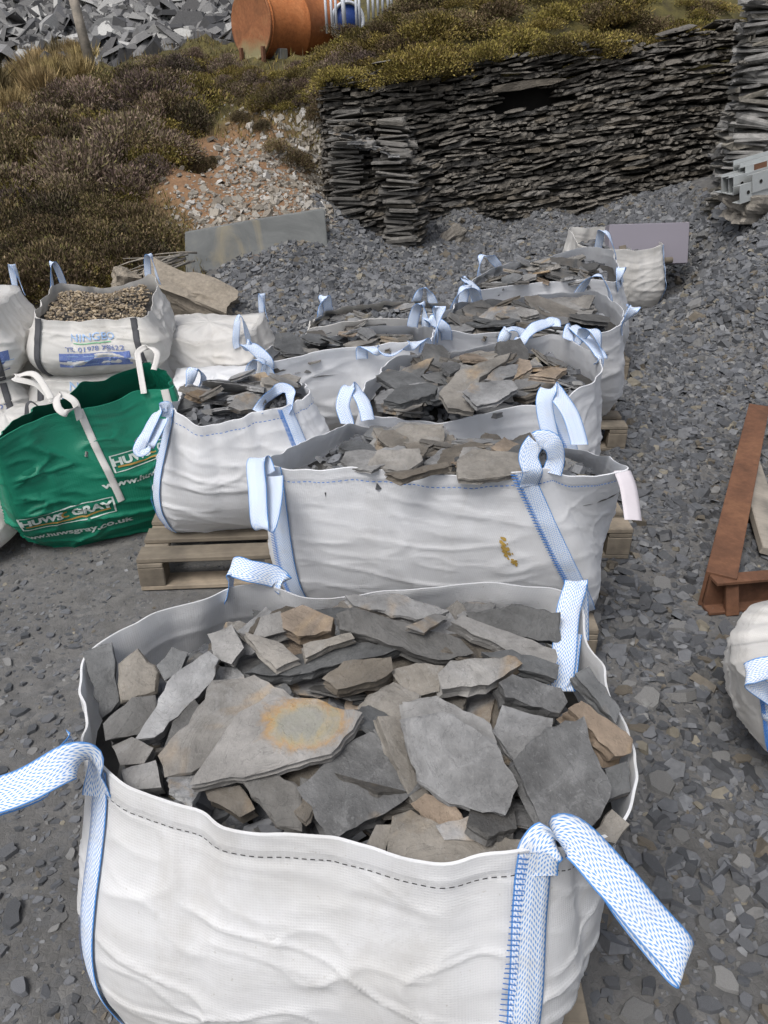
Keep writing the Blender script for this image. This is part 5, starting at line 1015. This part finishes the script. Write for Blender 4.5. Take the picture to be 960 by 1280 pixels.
for x_ in (.25, 1.15):
    c_ = obj('cradle', bevel_box('cradle', (.14, .8, .34), .01), M['sawn'], tk); c_.location = (x_, 0, -TR - .02)
for yy in (-.3, .22): 
    l_ = obj('leg', bevel_box('leg', (.05, .05, .4), .004), M['rust'], tk); l_.location = (-.0 - .05, yy, -TR - .03)
fy = 12.55
for i, (a, b, c) in enumerate([(406, 409, 38), (413, 416, 39), (419, 421, 36), (428, 431, 34), (445, 446, 33), (449, 450, 33), (460, 461, 22), (466, 467, 20), (472, 473, 18), (478, 479, 16), (484, 486, 15), (489, 490, 14)]):
    p0 = at_y(b, c + 4, fy); p1 = at_y(a - 1, -22, fy); tb = obj('upright_tube', tube('upright_tube', [p0, p1], (.019 if i != 3 else .03), 8), M['galv_pale'])
    tag(tb, 'pale galvanised tube standing in the left bundle beside the tank' if i < 6 else 'pale galvanised tube standing in the bundle right of the blue drum', 'tube', 'tubes beside the tank' if i < 6 else 'tubes right of the drum')
dr = tag(empty('blue_drum', at_y(435, 26, 12.8)), 'dark blue round drum with pale rim among the galvanised tubes', 'drum'); dr.rotation_euler = (0, 0, rad(-78))
obj('body', lathe_x('body', [(0.0, .001), (.0, .2), (-.5, .2), (-.5, .001)][::-1], 32), M['drumblue'], dr); obj('rim', lathe_x('rim', [(.0, .2), (.03, .21), (.03, .245), (-.03, .25), (-.03, .2)], 32), M['galv_pale'], dr)
pb = at_y(113, 76, 12.8); pt = at_y(78, -55, 12.9); pb.z -= .15
tag(obj('wooden_pole', tube('wooden_pole', [pb, pb.lerp(pt, .5), pt], [.075, .07, .066], 14), M['pole']), 'leaning grey wooden pole standing on the bank top left', 'pole')
# ---------------------------------------------------------------- galvanised rails on the right
def rail_mesh(L):
    t, W, Dp = .005, .15, .085; prof = [(0, 0), (Dp, -.01), (Dp, -.01 - t), (t, -t), (t, -W + t), (Dp, -W + .01 + t), (Dp, -W + .01), (0, -W)]
    bm = bmesh.new(); a = [bm.verts.new((0, p[0], p[1])) for p in prof]; b = [bm.verts.new((L, p[0], p[1])) for p in prof]
    for i in range(8): bm.faces.new((a[i], b[i], b[(i + 1) % 8], a[(i + 1) % 8]))
    bm.faces.new(a); bm.faces.new(b[::-1]); bmesh.ops.recalc_face_normals(bm, faces=bm.faces[:]); me = bpy.data.meshes.new('channel'); bm.to_mesh(me); bm.free(); return me
RM = rail_mesh(1.5); RM.materials.append(M['galv']); hm = lathe_x('bolt_hole', [(0, .001), (0, .016), (.002, .0165)], 16); hm.materials.append(M['void'])  # flat discs on the web, the darkness of each hole is their colour
for i, (px_, py_, yy, lb) in enumerate([(917, 201, 7.25, 'topmost back rail'), (925, 205, 7.15, 'second rail from the top'), (932, 208, 7.06, 'rust marked rail'), (902, 219, 7.12, 'leftmost rail'), (911, 220, 7.05, 'rail second from the left end'), (917, 221, 6.98, 'rail with a bolt hole in the middle'), (941, 218, 6.90, 'upper front rail with a bolt hole'), (925, 232, 6.86, 'lowest front rail')]):
    p = at_y(px_, py_, yy); r = tag(empty('steel_rail', p), 'galvanised channel, ' + lb + ', by the slate pillar', 'rail', 'galvanised rails'); r.rotation_euler = (rad(-6), rad(-11), rad(20 + i * .5))
    obj('channel', RM, None, r)
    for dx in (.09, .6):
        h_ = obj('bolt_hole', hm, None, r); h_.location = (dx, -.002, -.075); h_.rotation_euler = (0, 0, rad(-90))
    if i == 2: rp = obj('rust_patch', bevel_box('rust_patch', (.14, .002, .05), .0005), M['rust'], r); rp.location = (.16, -.0015, -.03)
rock('boulder', (.62, .34, .24), at_y(952, 262, 7.12), (.1, .1, .3), M['wall_stone'], 'rough stone block under the galvanised rails', 21)
print('objects', len(bpy.data.objects))
